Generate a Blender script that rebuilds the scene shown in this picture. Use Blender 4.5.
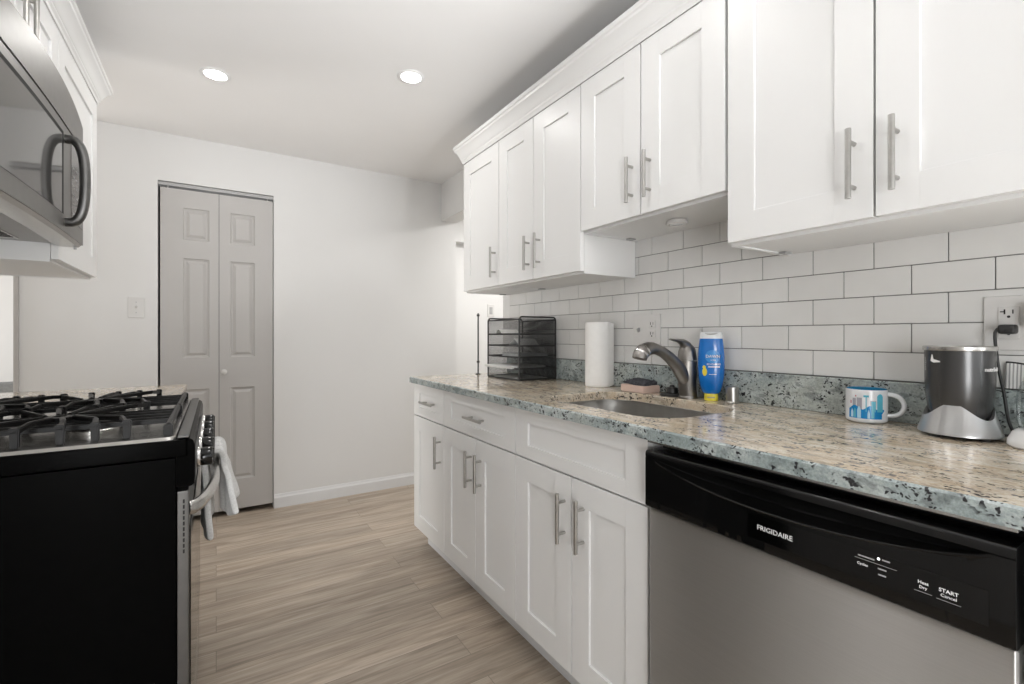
import bpy, bmesh, math, random
from mathutils import Vector, Matrix
from mathutils import noise as mnoise
PI = math.pi
random.seed(7)
S = bpy.context.scene
C = S.collection
for o in list(bpy.data.objects):
    bpy.data.objects.remove(o)

# ------------------------------------------------------------------ camera
cam_data = bpy.data.cameras.new('camera')
cam_data.sensor_width = 36.0
cam_data.lens = 471.5 / 1024 * 36
cam_data.shift_y = -6.5 / 1024
cam_data.clip_start = 0.02
cam = bpy.data.objects.new('camera', cam_data)
C.objects.link(cam)
cam.location = (0, 0, 1.135)
cam.rotation_euler = (PI / 2, 0, math.radians(-32.1))
S.camera = cam

# ------------------------------------------------------------------ world, light, exposure
S.view_settings.view_transform = 'Standard'
S.view_settings.look = 'None'
S.view_settings.gamma = 1
S.view_settings.use_curve_mapping = False
S.view_settings.exposure = 0.22
world = bpy.data.worlds.new('world')
S.world = world
world.use_nodes = True
wb = world.node_tree.nodes['Background']
wb.inputs[0].default_value = (0.93, 0.96, 1.0, 1)
wb.inputs[1].default_value = 1.0

def area_light(name, loc, rot, size, size_y, power, color=(1, 1, 1), shape='RECTANGLE', spread=PI):
    d = bpy.data.lights.new(name, 'AREA')
    d.shape = shape
    d.size = size
    if shape in ('RECTANGLE', 'ELLIPSE'):
        d.size_y = size_y
    d.energy = power
    d.color = color
    d.spread = spread
    o = bpy.data.objects.new(name, d)
    C.objects.link(o)
    o.location = loc
    o.rotation_euler = rot
    return o

CEIL = 2.335
REAR_FILL = 8
DOWNLIGHT = 1.9
BOUNCE = 13.2
SIDELIGHT = 52
# added fill light at the unseen window behind the camera
area_light('rear_fill', (0.35, -3.05, 1.35), (PI / 2, 0, 0), 2.3, 1.7, REAR_FILL, (0.98, 0.99, 1.0))
# added fill light behind the camera, aimed up to brighten the ceiling
area_light('bounce_fill', (1.12, -1.5, 1.0), Vector((-0.62, 2.35, 1.33)).to_track_quat('-Z', 'Y').to_euler(), 0.5, 0.5, BOUNCE, (0.985, 0.99, 1.0), spread=1.0)
# added fill light from the left behind the camera, no window there
area_light('side_fill', (-0.74, -1.3, 0.75), (PI / 2 - 0.15, 0, -PI / 2 + 0.5), 1.3, 1.3, SIDELIGHT, (0.98, 0.99, 1.0))
# added light for the bright side room, tilted down towards the base cabinets
area_light('side_room_fill', (-3.9, 4.0, 0.95), (PI / 2 - 0.2, 0, -PI / 2), 1.6, 1.3, 90, (1.0, 0.99, 0.97))
HALL_POWER = 19

# ------------------------------------------------------------------ mesh builder
class MB:
    def __init__(self):
        self.v = []; self.f = []; self.mi = []
    def add(self, verts, faces, mi=0):
        n = len(self.v)
        self.v += [tuple(p) for p in verts]
        self.f += [tuple(i + n for i in f) for f in faces]
        self.mi += [mi] * len(faces)
    def add_bm(self, bm, mi=0):
        bm.verts.index_update()
        self.add([v.co[:] for v in bm.verts], [[v.index for v in f.verts] for f in bm.faces], mi)
        bm.free()
    def box(self, x0, x1, y0, y1, z0, z1, bev=0.0, mi=0, seg=2):
        x0, x1 = min(x0, x1), max(x0, x1); y0, y1 = min(y0, y1), max(y0, y1); z0, z1 = min(z0, z1), max(z0, z1)
        bm = bmesh.new()
        bmesh.ops.create_cube(bm, size=1)
        for v in bm.verts:
            v.co = Vector(((x0 + x1) / 2 + v.co.x * (x1 - x0), (y0 + y1) / 2 + v.co.y * (y1 - y0), (z0 + z1) / 2 + v.co.z * (z1 - z0)))
        if bev > 0:
            bev = min(bev, 0.45 * min(x1 - x0, y1 - y0, z1 - z0))
            bmesh.ops.bevel(bm, geom=list(bm.edges), offset=bev, segments=seg, affect='EDGES', profile=0.5)
        self.add_bm(bm, mi)
        return self
    def obox(self, center, axes, half, bev=0.0, mi=0):
        bm = bmesh.new()
        bmesh.ops.create_cube(bm, size=2)
        for v in bm.verts:
            v.co = Vector((v.co.x * half[0], v.co.y * half[1], v.co.z * half[2]))
        if bev > 0:
            bmesh.ops.bevel(bm, geom=list(bm.edges), offset=min(bev, .45 * 2 * min(half)), segments=2, affect='EDGES')
        a, b, c = [Vector(q).normalized() for q in axes]
        for v in bm.verts:
            v.co = Vector(center) + a * v.co.x + b * v.co.y + c * v.co.z
        self.add_bm(bm, mi)
        return self
    def tube(self, path, r, seg=12, mi=0, cap=True, flat=(1, 1), up=None):
        """swept tube; r may be a list of radii; flat scales the section on its two axes"""
        P = [Vector(p) for p in path]
        n = len(P)
        R = r if isinstance(r, (list, tuple)) else [r] * n
        F = flat if isinstance(flat, list) else [flat] * n
        t0 = (P[1] - P[0]).normalized()
        ref = Vector(up) if up else (Vector((0, 0, 1)) if abs(t0.z) < 0.9 else Vector((1, 0, 0)))
        nrm = (ref - t0 * ref.dot(t0)).normalized()
        verts = []; faces = []
        for i in range(n):
            if i == 0: t = P[1] - P[0]
            elif i == n - 1: t = P[-1] - P[-2]
            else: t = (P[i + 1] - P[i]).normalized() + (P[i] - P[i - 1]).normalized()
            t = t.normalized()
            nrm = (nrm - t * nrm.dot(t)).normalized()
            b = t.cross(nrm)
            for k in range(seg):
                a = 2 * PI * k / seg
                verts.append(P[i] + nrm * (math.cos(a) * R[i] * F[i][0]) + b * (math.sin(a) * R[i] * F[i][1]))
        for i in range(n - 1):
            for k in range(seg):
                k2 = (k + 1) % seg
                faces.append((i * seg + k, i * seg + k2, (i + 1) * seg + k2, (i + 1) * seg + k))
        if cap:
            faces.append(tuple(range(seg))[::-1])
            faces.append(tuple((n - 1) * seg + k for k in range(seg)))
        self.add(verts, faces, mi)
        return self
    def cyl(self, p0, p1, r, seg=20, mi=0, bev=0.0):
        p0 = Vector(p0); p1 = Vector(p1)
        if bev > 0:
            d = (p1 - p0).normalized()
            return self.tube([p0, p0 + d * bev * .3, p0 + d * bev, p1 - d * bev, p1 - d * bev * .3, p1],
                             [r - bev, r - bev * .3, r, r, r - bev * .3, r - bev], seg, mi)
        return self.tube([p0, p1], r, seg, mi)
    def lathe(self, prof, center, seg=40, mi=0, axis='z', sx=1.0, sy=1.0):
        """prof: list of (r, h)"""
        cx, cy, cz = center
        verts = []; faces = []; rings = []
        for (r, h) in prof:
            ring = []
            if r < 1e-6:
                ring = [len(verts)]; verts.append((0, 0, h))
            else:
                for k in range(seg):
                    a = 2 * PI * k / seg
                    ring.append(len(verts)); verts.append((r * math.cos(a) * sx, r * math.sin(a) * sy, h))
            rings.append(ring)
        for i in range(len(rings) - 1):
            A, B = rings[i], rings[i + 1]
            if len(A) == 1 and len(B) == 1: continue
            for k in range(seg):
                k2 = (k + 1) % seg
                if len(A) == 1: faces.append((A[0], B[k2], B[k]))
                elif len(B) == 1: faces.append((A[k], A[k2], B[0]))
                else: faces.append((A[k], A[k2], B[k2], B[k]))
        if axis == 'x': verts = [(h, x, y) for (x, y, h) in verts]
        elif axis == '-x': verts = [(-h, y, x) for (x, y, h) in verts]
        verts = [(x + cx, y + cy, z + cz) for (x, y, z) in verts]
        self.add(verts, faces, mi)
        return self
    def prism(self, poly, fn, d0, d1, mi=0):
        """poly of 2D points, fn(a,b,d)->xyz, extruded d0..d1"""
        n = len(poly)
        verts = [fn(a, b, d0) for a, b in poly] + [fn(a, b, d1) for a, b in poly]
        faces = [tuple(range(n))[::-1], tuple(range(n, 2 * n))]
        for i in range(n):
            j = (i + 1) % n
            faces.append((i, j, n + j, n + i))
        self.add(verts, faces, mi)
        return self
    def grid(self, rows, mi=0, closed=False):
        nr = len(rows); nc = len(rows[0])
        verts = [p for r in rows for p in r]; faces = []
        for i in range(nr - 1):
            for j in range(nc if closed else nc - 1):
                j2 = (j + 1) % nc
                faces.append((i * nc + j, i * nc + j2, (i + 1) * nc + j2, (i + 1) * nc + j))
        self.add(verts, faces, mi)
        return self
    def mesh(self, name, mats, inv=None, sharp=38, fixn=True):
        me = bpy.data.meshes.new(name)
        vs = self.v if inv is None else [inv @ Vector(p) for p in self.v]
        me.from_pydata([tuple(p) for p in vs], [], self.f)
        for m in mats: me.materials.append(m)
        for p, m in zip(me.polygons, self.mi): p.material_index = m
        if fixn:
            bm = bmesh.new(); bm.from_mesh(me)
            bmesh.ops.recalc_face_normals(bm, faces=list(bm.faces))
            bm.to_mesh(me); bm.free()
        for p in me.polygons: p.use_smooth = True
        me.set_sharp_from_angle(angle=math.radians(sharp))
        me.update()
        return me
    def build(self, name, mats, parent=None, **kw):
        if not isinstance(mats, (list, tuple)): mats = [mats]
        me = self.mesh(name, mats, frame_inv(parent), **kw)
        o = bpy.data.objects.new(name, me)
        C.objects.link(o)
        if parent is not None: o.parent = parent
        return weighted(o)

def weighted(o):
    w = o.modifiers.new('face_weighted_normals', 'WEIGHTED_NORMAL')
    w.mode = 'FACE_AREA'; w.weight = 50; w.keep_sharp = True
    return o

FRAMES = {}
def frame_inv(o):
    """world -> local of the top-level ancestor (parts have identity transforms)"""
    if o is None: return None
    while o.parent is not None: o = o.parent
    return FRAMES.get(o.name)

def tag(o, label=None, cat=None, group=None, kind=None):
    if label: o['label'] = label
    if cat: o['category'] = cat
    if group: o['group'] = group
    if kind: o['kind'] = kind
    return o

def thing(name, label, cat, loc=(0, 0, 0), rotz=0.0, group=None):
    o = bpy.data.objects.new(name, None)
    C.objects.link(o)
    o.empty_display_size = 0.05
    o.location = loc
    o.rotation_euler = (0, 0, rotz)
    FRAMES[o.name] = (Matrix.Translation(loc) @ Matrix.Rotation(rotz, 4, 'Z')).inverted()
    return tag(o, label, cat, group)

def single(name, mb, mats, label, cat, loc, group=None, **kw):
    """a thing that is one mesh, with its origin at its base"""
    if not isinstance(mats, (list, tuple)): mats = [mats]
    me = mb.mesh(name, mats, Matrix.Translation(loc).inverted(), **kw)
    o = bpy.data.objects.new(name, me)
    C.objects.link(o)
    o.location = loc
    FRAMES[o.name] = Matrix.Translation(loc).inverted()
    weighted(o)
    return tag(o, label, cat, group)

def struct(name, mb, mats, label=None, cat=None, **kw):
    o = mb.build(name, mats, None, **kw)
    FRAMES[o.name] = Matrix.Identity(4)
    o['kind'] = 'structure'
    return tag(o, label or name.replace('_', ' '), cat or 'structure')

# ------------------------------------------------------------------ materials
def new_mat(name):
    m = bpy.data.materials.new(name)
    m.use_nodes = True
    nt = m.node_tree
    return m, nt, nt.nodes['Principled BSDF']

def node(nt, typ, **kw):
    n = nt.nodes.new(typ)
    for k, v in kw.items():
        if k.startswith('i_'):
            key = k[2:]
            n.inputs[int(key) if key.isdigit() else key].default_value = v
        else: setattr(n, k, v)
    return n

def objcoord(nt, scale=(1, 1, 1), rot=(0, 0, 0)):
    tc = node(nt, 'ShaderNodeTexCoord')
    mp = node(nt, 'ShaderNodeMapping')
    mp.inputs['Scale'].default_value = scale
    mp.inputs['Rotation'].default_value = rot
    nt.links.new(tc.outputs['Object'], mp.inputs['Vector'])
    return mp.outputs['Vector']

def ramp(nt, fac, stops, interp='LINEAR'):
    r = node(nt, 'ShaderNodeValToRGB')
    r.color_ramp.interpolation = interp
    els = r.color_ramp.elements
    while len(els) < len(stops): els.new(0.5)
    for e, (p, c) in zip(els, stops):
        e.position = p
        e.color = (c[0], c[1], c[2], 1) if isinstance(c, (tuple, list)) else (c, c, c, 1)
    nt.links.new(fac, r.inputs[0])
    return r.outputs[0]

def mix(nt, fac, a, b, mode='MIX'):
    n = node(nt, 'ShaderNodeMix', data_type='RGBA', blend_type=mode)
    if hasattr(fac, 'node'): nt.links.new(fac, n.inputs[0])
    else: n.inputs[0].default_value = fac
    for s, i in ((a, 6), (b, 7)):
        if hasattr(s, 'node'): nt.links.new(s, n.inputs[i])
        else: n.inputs[i].default_value = (s[0], s[1], s[2], 1)
    return n.outputs[2]

def noise(nt, vec, scale, detail=3, rough=0.5, dist=0.0):
    n = node(nt, 'ShaderNodeTexNoise', i_Scale=scale, i_Detail=detail, i_Roughness=rough, i_Distortion=dist)
    nt.links.new(vec, n.inputs['Vector'])
    return n.outputs['Fac']

def bump(nt, b, h, strength=0.1, dist=0.002):
    n = node(nt, 'ShaderNodeBump', i_Strength=strength, i_Distance=dist)
    nt.links.new(h, n.inputs['Height'])
    nt.links.new(n.outputs[0], b.inputs['Normal'])

def plain(name, col, rough=0.5, metal=0.0, var=0.03, scale=30, bmp=0.0, **kw):
    m, nt, b = new_mat(name)
    v = objcoord(nt)
    f = noise(nt, v, scale, 2)
    lo = tuple(max(0, c * (1 - var)) for c in col); hi = tuple(min(1, c * (1 + var)) for c in col)
    nt.links.new(ramp(nt, f, [(0.3, lo), (0.7, hi)]), b.inputs['Base Color'])
    b.inputs['Roughness'].default_value = rough
    b.inputs['Metallic'].default_value = metal
    for k, val in kw.items():
        b.inputs[k.replace('_', ' ')].default_value = val
    if bmp > 0: bump(nt, b, noise(nt, v, scale * 6, 3), bmp)
    return m

M = {}
M['wall'] = plain('wall_paint', (0.72, 0.715, 0.705), 0.55, var=0.008, scale=3, bmp=0.03)
M['ceiling'] = plain('ceiling_paint', (0.87, 0.865, 0.86), 0.8, var=0.008, scale=3, bmp=0.02)
M['trim'] = plain('trim_paint', (0.68, 0.68, 0.68), 0.4, var=0.01)
M['cab'] = plain('white_cabinet_lacquer', (0.77, 0.768, 0.76), 0.36, var=0.006, scale=4)
M['toe'] = plain('toe_kick_paint', (0.66, 0.66, 0.66), 0.5, var=0.02)
M['door'] = plain('grey_door_paint', (0.47, 0.455, 0.44), 0.42, var=0.012, scale=6)
M['dark'] = plain('dark_void', (0.012, 0.012, 0.012), 0.8)
M['plastic_white'] = plain('white_plastic', (0.66, 0.65, 0.635), 0.3, var=0.01)
M['plastic_grey'] = plain('grey_plastic', (0.4, 0.4, 0.4), 0.4)
M['nickel'] = plain('brushed_nickel', (0.46, 0.45, 0.43), 0.3, 1.0, var=0.05, scale=80)
M['faucet'] = plain('faucet_pewter', (0.27, 0.255, 0.24), 0.36, 1.0, var=0.05, scale=60)
M['chrome'] = plain('chrome', (0.62, 0.61, 0.60), 0.16, 1.0, var=0.01)
M['black_gloss'] = plain('black_gloss', (0.004, 0.004, 0.004), 0.10, var=0.1, Specular_IOR_Level=0.38)
M['black_enamel'] = plain('black_enamel', (0.010, 0.010, 0.010), 0.28, var=0.2, scale=200)
M['black_side'] = plain('black_side_panel', (0.002, 0.002, 0.002), 0.30, var=0.2, scale=40, Specular_IOR_Level=0.02)
M['iron'] = plain('cast_iron', (0.0075, 0.0072, 0.007), 0.38, var=0.25, scale=120, bmp=0.10, Specular_IOR_Level=0.28)
M['black_plastic'] = plain('black_plastic', (0.013, 0.013, 0.013), 0.35, var=0.1)
M['cord'] = plain('black_rubber_cord', (0.02, 0.02, 0.02), 0.45)
M['wire'] = plain('black_wire', (0.012, 0.012, 0.012), 0.4)
M['paper'] = plain('paper', (0.78, 0.78, 0.76), 0.7, var=0.02)
M['paper_grey'] = plain('grey_paper', (0.42, 0.43, 0.43), 0.7, var=0.06)
M['tissue'] = plain('paper_towel', (0.86, 0.85, 0.83), 0.85, var=0.015, scale=60, bmp=0.25)
M['pink'] = plain('pink_plastic', (0.72, 0.54, 0.46), 0.45, var=0.03)
M['scour'] = plain('dark_scouring_pad', (0.055, 0.055, 0.065), 0.85, var=0.5, scale=150, bmp=0.6)
M['soap_blue'] = plain('blue_soap', (0.003, 0.155, 0.54), 0.14, var=0.08, scale=20, Coat_Weight=0.5)
M['soap_light'] = plain('light_blue_print', (0.02, 0.24, 0.62), 0.3)
M['soap_clear'] = plain('clear_bottle_end', (0.72, 0.74, 0.75), 0.12, var=0.02)
M['yellow'] = plain('yellow_cap', (0.80, 0.68, 0.06), 0.35, var=0.05)
M['white_print'] = plain('white_print', (0.85, 0.85, 0.85), 0.4, var=0.01)
M['grey_print'] = plain('grey_print', (0.35, 0.35, 0.35), 0.4)
M['navy'] = plain('navy_print', (0.01, 0.03, 0.14), 0.35)
M['mug'] = plain('mug_glaze', (0.72, 0.74, 0.76), 0.12, var=0.015)
M['mug_in'] = plain('mug_blue_glaze', (0.02, 0.21, 0.40), 0.15)
M['mug_a'] = plain('mug_print_blue', (0.01, 0.22, 0.52), 0.2)
M['mug_b'] = plain('mug_print_teal', (0.10, 0.42, 0.55), 0.2)
M['mug_c'] = plain('mug_print_pale', (0.40, 0.62, 0.75), 0.2)
M['mug_d'] = plain('mug_print_grey', (0.33, 0.33, 0.37), 0.2)
M['mug_e'] = plain('mug_print_red', (0.5, 0.10, 0.12), 0.2)
M['silver'] = plain('silver_plastic', (0.50, 0.50, 0.50), 0.28, 0.75, var=0.02)
M['cup_grey'] = plain('dark_grey_metallic', (0.085, 0.085, 0.085), 0.25, 0.7, var=0.05)
M['white_gloss'] = plain('white_gloss_plastic', (0.80, 0.80, 0.80), 0.18, var=0.01)
M['sofa'] = plain('grey_upholstery', (0.20, 0.205, 0.205), 0.85, var=0.1, scale=90, bmp=0.2)
M['ceramic_grey'] = plain('knob_white', (0.62, 0.61, 0.59), 0.25)
M['rubber'] = plain('rubber', (0.02, 0.02, 0.02), 0.6)
M['wood_floor_plain'] = None

def emis(name, col, strength):
    m, nt, b = new_mat(name)
    b.inputs['Base Color'].default_value = (0.9, 0.9, 0.9, 1)
    b.inputs['Emission Color'].default_value = (*col, 1)
    b.inputs['Emission Strength'].default_value = strength
    return m
M['lamp_lens'] = emis('lamp_lens', (1.0, 0.985, 0.96), 14)
M['led'] = emis('indicator_led', (0.95, 0.97, 1.0), 2.0)

def glass(name, col, rough=0.02, alpha=None):
    m, nt, b = new_mat(name)
    b.inputs['Base Color'].default_value = (*col, 1)
    b.inputs['Roughness'].default_value = rough
    b.inputs['Transmission Weight'].default_value = 1.0
    b.inputs['IOR'].default_value = 1.45
    return m
M['glass'] = glass('clear_glass', (0.95, 0.97, 0.97))
def thin_glass(name, tint, gloss):
    m, nt, b = new_mat(name)
    out = nt.nodes['Material Output']
    t = node(nt, 'ShaderNodeBsdfTransparent'); t.inputs[0].default_value = (*tint, 1)
    g = node(nt, 'ShaderNodeBsdfGlossy'); g.inputs['Roughness'].default_value = 0.03
    lw = node(nt, 'ShaderNodeLayerWeight'); lw.inputs[0].default_value = 0.12
    mx = node(nt, 'ShaderNodeMixShader')
    mul = node(nt, 'ShaderNodeMath', operation='MULTIPLY_ADD', i_1=0.3, i_2=gloss)
    nt.links.new(lw.outputs[0], mul.inputs[0]); nt.links.new(mul.outputs[0], mx.inputs[0])
    nt.links.new(t.outputs[0], mx.inputs[1]); nt.links.new(g.outputs[0], mx.inputs[2])
    nt.links.new(mx.outputs[0], out.inputs[0])
    return m
M['pane'] = thin_glass('window_pane', (0.96, 0.97, 0.97), 0.02)
M['dome'] = thin_glass('clear_dome', (0.88, 0.90, 0.90), 0.06)

# microwave window glass: dark smoked mirror-like glass
M['mw_glass'] = plain('smoked_glass', (0.14, 0.138, 0.134), 0.07, 0.55, var=0.03, scale=10)

def stainless(name, col=(0.50, 0.49, 0.475), rough=0.3, aniso=0.75, stretch=(2, 1, 400), rot=0.0, contrast=0.10, axis='Z'):
    m, nt, b = new_mat(name)
    v = objcoord(nt, stretch)
    f = noise(nt, v, 1.0, 2)
    lo = tuple(c * (1 - contrast) for c in col); hi = tuple(c * (1 + contrast) for c in col)
    nt.links.new(ramp(nt, f, [(0.3, lo), (0.7, hi)]), b.inputs['Base Color'])
    b.inputs['Metallic'].default_value = 1.0
    b.inputs['Roughness'].default_value = rough
    b.inputs['Anisotropic'].default_value = aniso
    b.inputs['Anisotropic Rotation'].default_value = rot
    tn = node(nt, 'ShaderNodeCombineXYZ', i_X=0.0, i_Y=0.0, i_Z=1.0)   # brushed sideways: highlights stretch up and down
    nt.links.new(tn.outputs[0], b.inputs['Tangent'])
    return m
M['steel'] = stainless('brushed_stainless')
M['steel_dw'] = stainless('brushed_stainless_door', (0.60, 0.59, 0.575), 0.46, 1.0, (1, 3, 900), 0.0, 0.03)
M['steel_plain'] = plain('satin_stainless', (0.55, 0.54, 0.52), 0.26, 1.0, var=0.04, scale=60)
M['oven_steel'] = plain('oven_stainless', (0.15, 0.148, 0.145), 0.42, 1.0, var=0.04, scale=60)
M['black_trim'] = plain('black_trim_enamel', (0.0025, 0.0025, 0.0025), 0.2, var=0.2, scale=100, Specular_IOR_Level=0.015)
M['steel_mw'] = plain('microwave_stainless', (0.25, 0.245, 0.235), 0.42, 1.0, var=0.03, scale=40)
M['steel_sink'] = plain('sink_stainless', (0.58, 0.57, 0.55), 0.3, 1.0, var=0.05, scale=40)

def granite(name, warm):
    m, nt, b = new_mat(name)
    v = objcoord(nt)
    vs = objcoord(nt, (1.1, 0.36, 1.0), (0, 0, 0.45)) if warm else objcoord(nt, (1, 0.75, 1.0))
    big = noise(nt, v, 5.0, 3, 0.6)
    med = noise(nt, vs, 28, 4, 0.62, 0.4)
    if warm:
        c = ramp(nt, big, [(0.32, (0.50, 0.42, 0.31)), (0.5, (0.62, 0.51, 0.375)), (0.68, (0.62, 0.56, 0.47))])
        c = mix(nt, ramp(nt, med, [(0.42, 0.0), (0.62, 0.75)]), c, (0.74, 0.68, 0.58))
        c = mix(nt, ramp(nt, noise(nt, vs, 42, 3, 0.6, 0.5), [(0.54, 0.0), (0.66, 0.6)]), c, (0.33, 0.27, 0.20))
        c = mix(nt, ramp(nt, noise(nt, vs, 19, 3, 0.6, 0.5), [(0.58, 0.0), (0.70, 0.45)]), c, (0.38, 0.36, 0.33))
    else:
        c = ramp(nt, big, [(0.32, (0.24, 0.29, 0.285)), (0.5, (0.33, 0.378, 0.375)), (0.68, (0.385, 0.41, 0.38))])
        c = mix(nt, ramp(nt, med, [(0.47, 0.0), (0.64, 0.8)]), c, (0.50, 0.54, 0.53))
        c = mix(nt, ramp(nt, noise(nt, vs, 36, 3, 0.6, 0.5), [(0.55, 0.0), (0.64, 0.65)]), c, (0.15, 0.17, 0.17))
    dv = node(nt, 'ShaderNodeVectorMath', operation='ADD')
    nz = node(nt, 'ShaderNodeTexNoise', i_Scale=60.0, i_Detail=2.0)
    nt.links.new(v, nz.inputs['Vector'])
    sc = node(nt, 'ShaderNodeVectorMath', operation='SCALE', i_Scale=0.03)
    nt.links.new(nz.outputs['Color'], sc.inputs[0])
    nt.links.new(vs, dv.inputs[0]); nt.links.new(sc.outputs[0], dv.inputs[1])
    for vscale, lo, hi, gsc in ((58.0, 0.22, 0.32, 15.0), (110.0, 0.24, 0.36, 24.0)):
        vor = node(nt, 'ShaderNodeTexVoronoi', feature='F1', i_Scale=vscale, i_Randomness=1.0)
        nt.links.new(dv.outputs[0], vor.inputs['Vector'])
        gate = ramp(nt, noise(nt, v, gsc, 2, 0.5), [(0.45, 0.0), (0.53, 1.0)])
        spot = ramp(nt, vor.outputs['Distance'], [(lo, 1.0), (hi, 0.0)])
        sm = node(nt, 'ShaderNodeMath', operation='MULTIPLY')
        nt.links.new(gate, sm.inputs[0]); nt.links.new(spot, sm.inputs[1])
        c = mix(nt, sm.outputs[0], c, (0.028, 0.028, 0.03) if not warm else (0.075, 0.065, 0.06))
    # fine grain
    c = mix(nt, 0.25, c, ramp(nt, noise(nt, v, 220, 2, 0.7), [(0.35, 0.12), (0.65, 0.75)]), 'OVERLAY')
    nt.links.new(c, b.inputs['Base Color'])
    b.inputs['Roughness'].default_value = 0.10
    b.inputs['Specular IOR Level'].default_value = 0.55
    return m
M['granite'] = granite('polished_granite_tan', True)
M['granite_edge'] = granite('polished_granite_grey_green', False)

def floor_mat():
    m, nt, b = new_mat('vinyl_plank')
    v = objcoord(nt)
    br = node(nt, 'ShaderNodeTexBrick', offset=0.37, offset_frequency=2, squash=1.0)
    br.inputs['Scale'].default_value = 1.0
    br.inputs['Brick Width'].default_value = 1.22
    br.inputs['Row Height'].default_value = 0.125
    br.inputs['Mortar Size'].default_value = 0.0012
    br.inputs['Mortar Smooth'].default_value = 0.3
    br.inputs['Bias'].default_value = 0.0
    br.inputs['Color1'].default_value = (0.0, 0.0, 0.0, 1)
    br.inputs['Color2'].default_value = (1, 1, 1, 1)
    br.inputs['Mortar'].default_value = (0.5, 0.5, 0.5, 1)
    nt.links.new(v, br.inputs['Vector'])
    # plank-wise offset for the grain
    off = node(nt, 'ShaderNodeVectorMath', operation='MULTIPLY_ADD')
    comb = node(nt, 'ShaderNodeCombineXYZ', i_X=1.6, i_Y=19.0, i_Z=1.0)
    sclv = node(nt, 'ShaderNodeVectorMath', operation='SCALE', i_Scale=9.0)
    nt.links.new(br.outputs['Color'], sclv.inputs[0])
    nt.links.new(v, off.inputs[0]); nt.links.new(comb.outputs[0], off.inputs[1]); nt.links.new(sclv.outputs[0], off.inputs[2])
    g1 = noise(nt, off.outputs[0], 1.0, 5, 0.62, 0.9)
    comb2 = node(nt, 'ShaderNodeCombineXYZ', i_X=5.0, i_Y=110.0, i_Z=1.0)
    off2 = node(nt, 'ShaderNodeVectorMath', operation='MULTIPLY_ADD')
    nt.links.new(v, off2.inputs[0]); nt.links.new(comb2.outputs[0], off2.inputs[1]); nt.links.new(sclv.outputs[0], off2.inputs[2])
    g2 = noise(nt, off2.outputs[0], 1.0, 3, 0.6)
    c = ramp(nt, g1, [(0.25, (0.235, 0.185, 0.142)), (0.48, (0.39, 0.322, 0.255)), (0.72, (0.51, 0.435, 0.358))])
    c = mix(nt, 0.45, c, ramp(nt, g2, [(0.3, 0.25), (0.7, 0.7)]), 'OVERLAY')
    tone = ramp(nt, br.outputs['Color'], [(0.0, (0.86, 0.86, 0.86)), (1.0, (1.10, 1.09, 1.08))])
    c = mix(nt, 1.0, c, tone, 'MULTIPLY')
    c = mix(nt, br.outputs['Fac'], c, (0.20, 0.165, 0.13))
    nt.links.new(c, b.inputs['Base Color'])
    b.inputs['Roughness'].default_value = 0.42
    bump(nt, b, g2, 0.06, 0.001)
    return m
M['floor'] = floor_mat()

def tile_mat():
    m, nt, b = new_mat('glazed_tile')
    v = objcoord(nt)
    f = noise(nt, v, 7, 3)
    nt.links.new(ramp(nt, f, [(0.3, (0.70, 0.695, 0.68)), (0.7, (0.75, 0.745, 0.73))]), b.inputs['Base Color'])
    b.inputs['Roughness'].default_value = 0.16
    bump(nt, b, noise(nt, v, 14, 2), 0.08, 0.004)
    return m
M['tile'] = tile_mat()
M['grout'] = plain('grey_grout', (0.17, 0.165, 0.16), 0.85, var=0.1, scale=60)

def mesh_screen():
    """fine black wire mesh: opaque wires, open holes"""
    m, nt, b = new_mat('wire_mesh')
    out = nt.nodes['Material Output']
    v = objcoord(nt)
    def wires(ch):
        sp = node(nt, 'ShaderNodeSeparateXYZ'); nt.links.new(v, sp.inputs[0])
        mu = node(nt, 'ShaderNodeMath', operation='MULTIPLY', i_1=1 / 0.0042); nt.links.new(sp.outputs[ch], mu.inputs[0])
        fr = node(nt, 'ShaderNodeMath', operation='FRACT'); nt.links.new(mu.outputs[0], fr.inputs[0])
        lt = node(nt, 'ShaderNodeMath', operation='LESS_THAN', i_1=0.36); nt.links.new(fr.outputs[0], lt.inputs[0])
        return lt.outputs[0]
    geo = node(nt, 'ShaderNodeNewGeometry')
    sn = node(nt, 'ShaderNodeSeparateXYZ'); 
    a = node(nt, 'ShaderNodeVectorMath', operation='ABSOLUTE'); nt.links.new(geo.outputs['True Normal'], a.inputs[0]); nt.links.new(a.outputs[0], sn.inputs[0])
    prev = None
    for ch in (0, 1, 2):
        # wires along an axis only count on faces not perpendicular to it
        lt = node(nt, 'ShaderNodeMath', operation='LESS_THAN', i_1=0.5); nt.links.new(sn.outputs[ch], lt.inputs[0])
        mu = node(nt, 'ShaderNodeMath', operation='MULTIPLY'); nt.links.new(wires(ch), mu.inputs[0]); nt.links.new(lt.outputs[0], mu.inputs[1])
        if prev is None: prev = mu.outputs[0]
        else:
            mx = node(nt, 'ShaderNodeMath', operation='MAXIMUM'); nt.links.new(prev, mx.inputs[0]); nt.links.new(mu.outputs[0], mx.inputs[1]); prev = mx.outputs[0]
    t = node(nt, 'ShaderNodeBsdfTransparent')
    b.inputs['Base Color'].default_value = (0.012, 0.012, 0.012, 1); b.inputs['Roughness'].default_value = 0.45
    ms = node(nt, 'ShaderNodeMixShader')
    nt.links.new(prev, ms.inputs[0]); nt.links.new(t.outputs[0], ms.inputs[1]); nt.links.new(b.outputs[0], ms.inputs[2])
    nt.links.new(ms.outputs[0], out.inputs[0])
    return m
M['mesh'] = mesh_screen()

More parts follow.
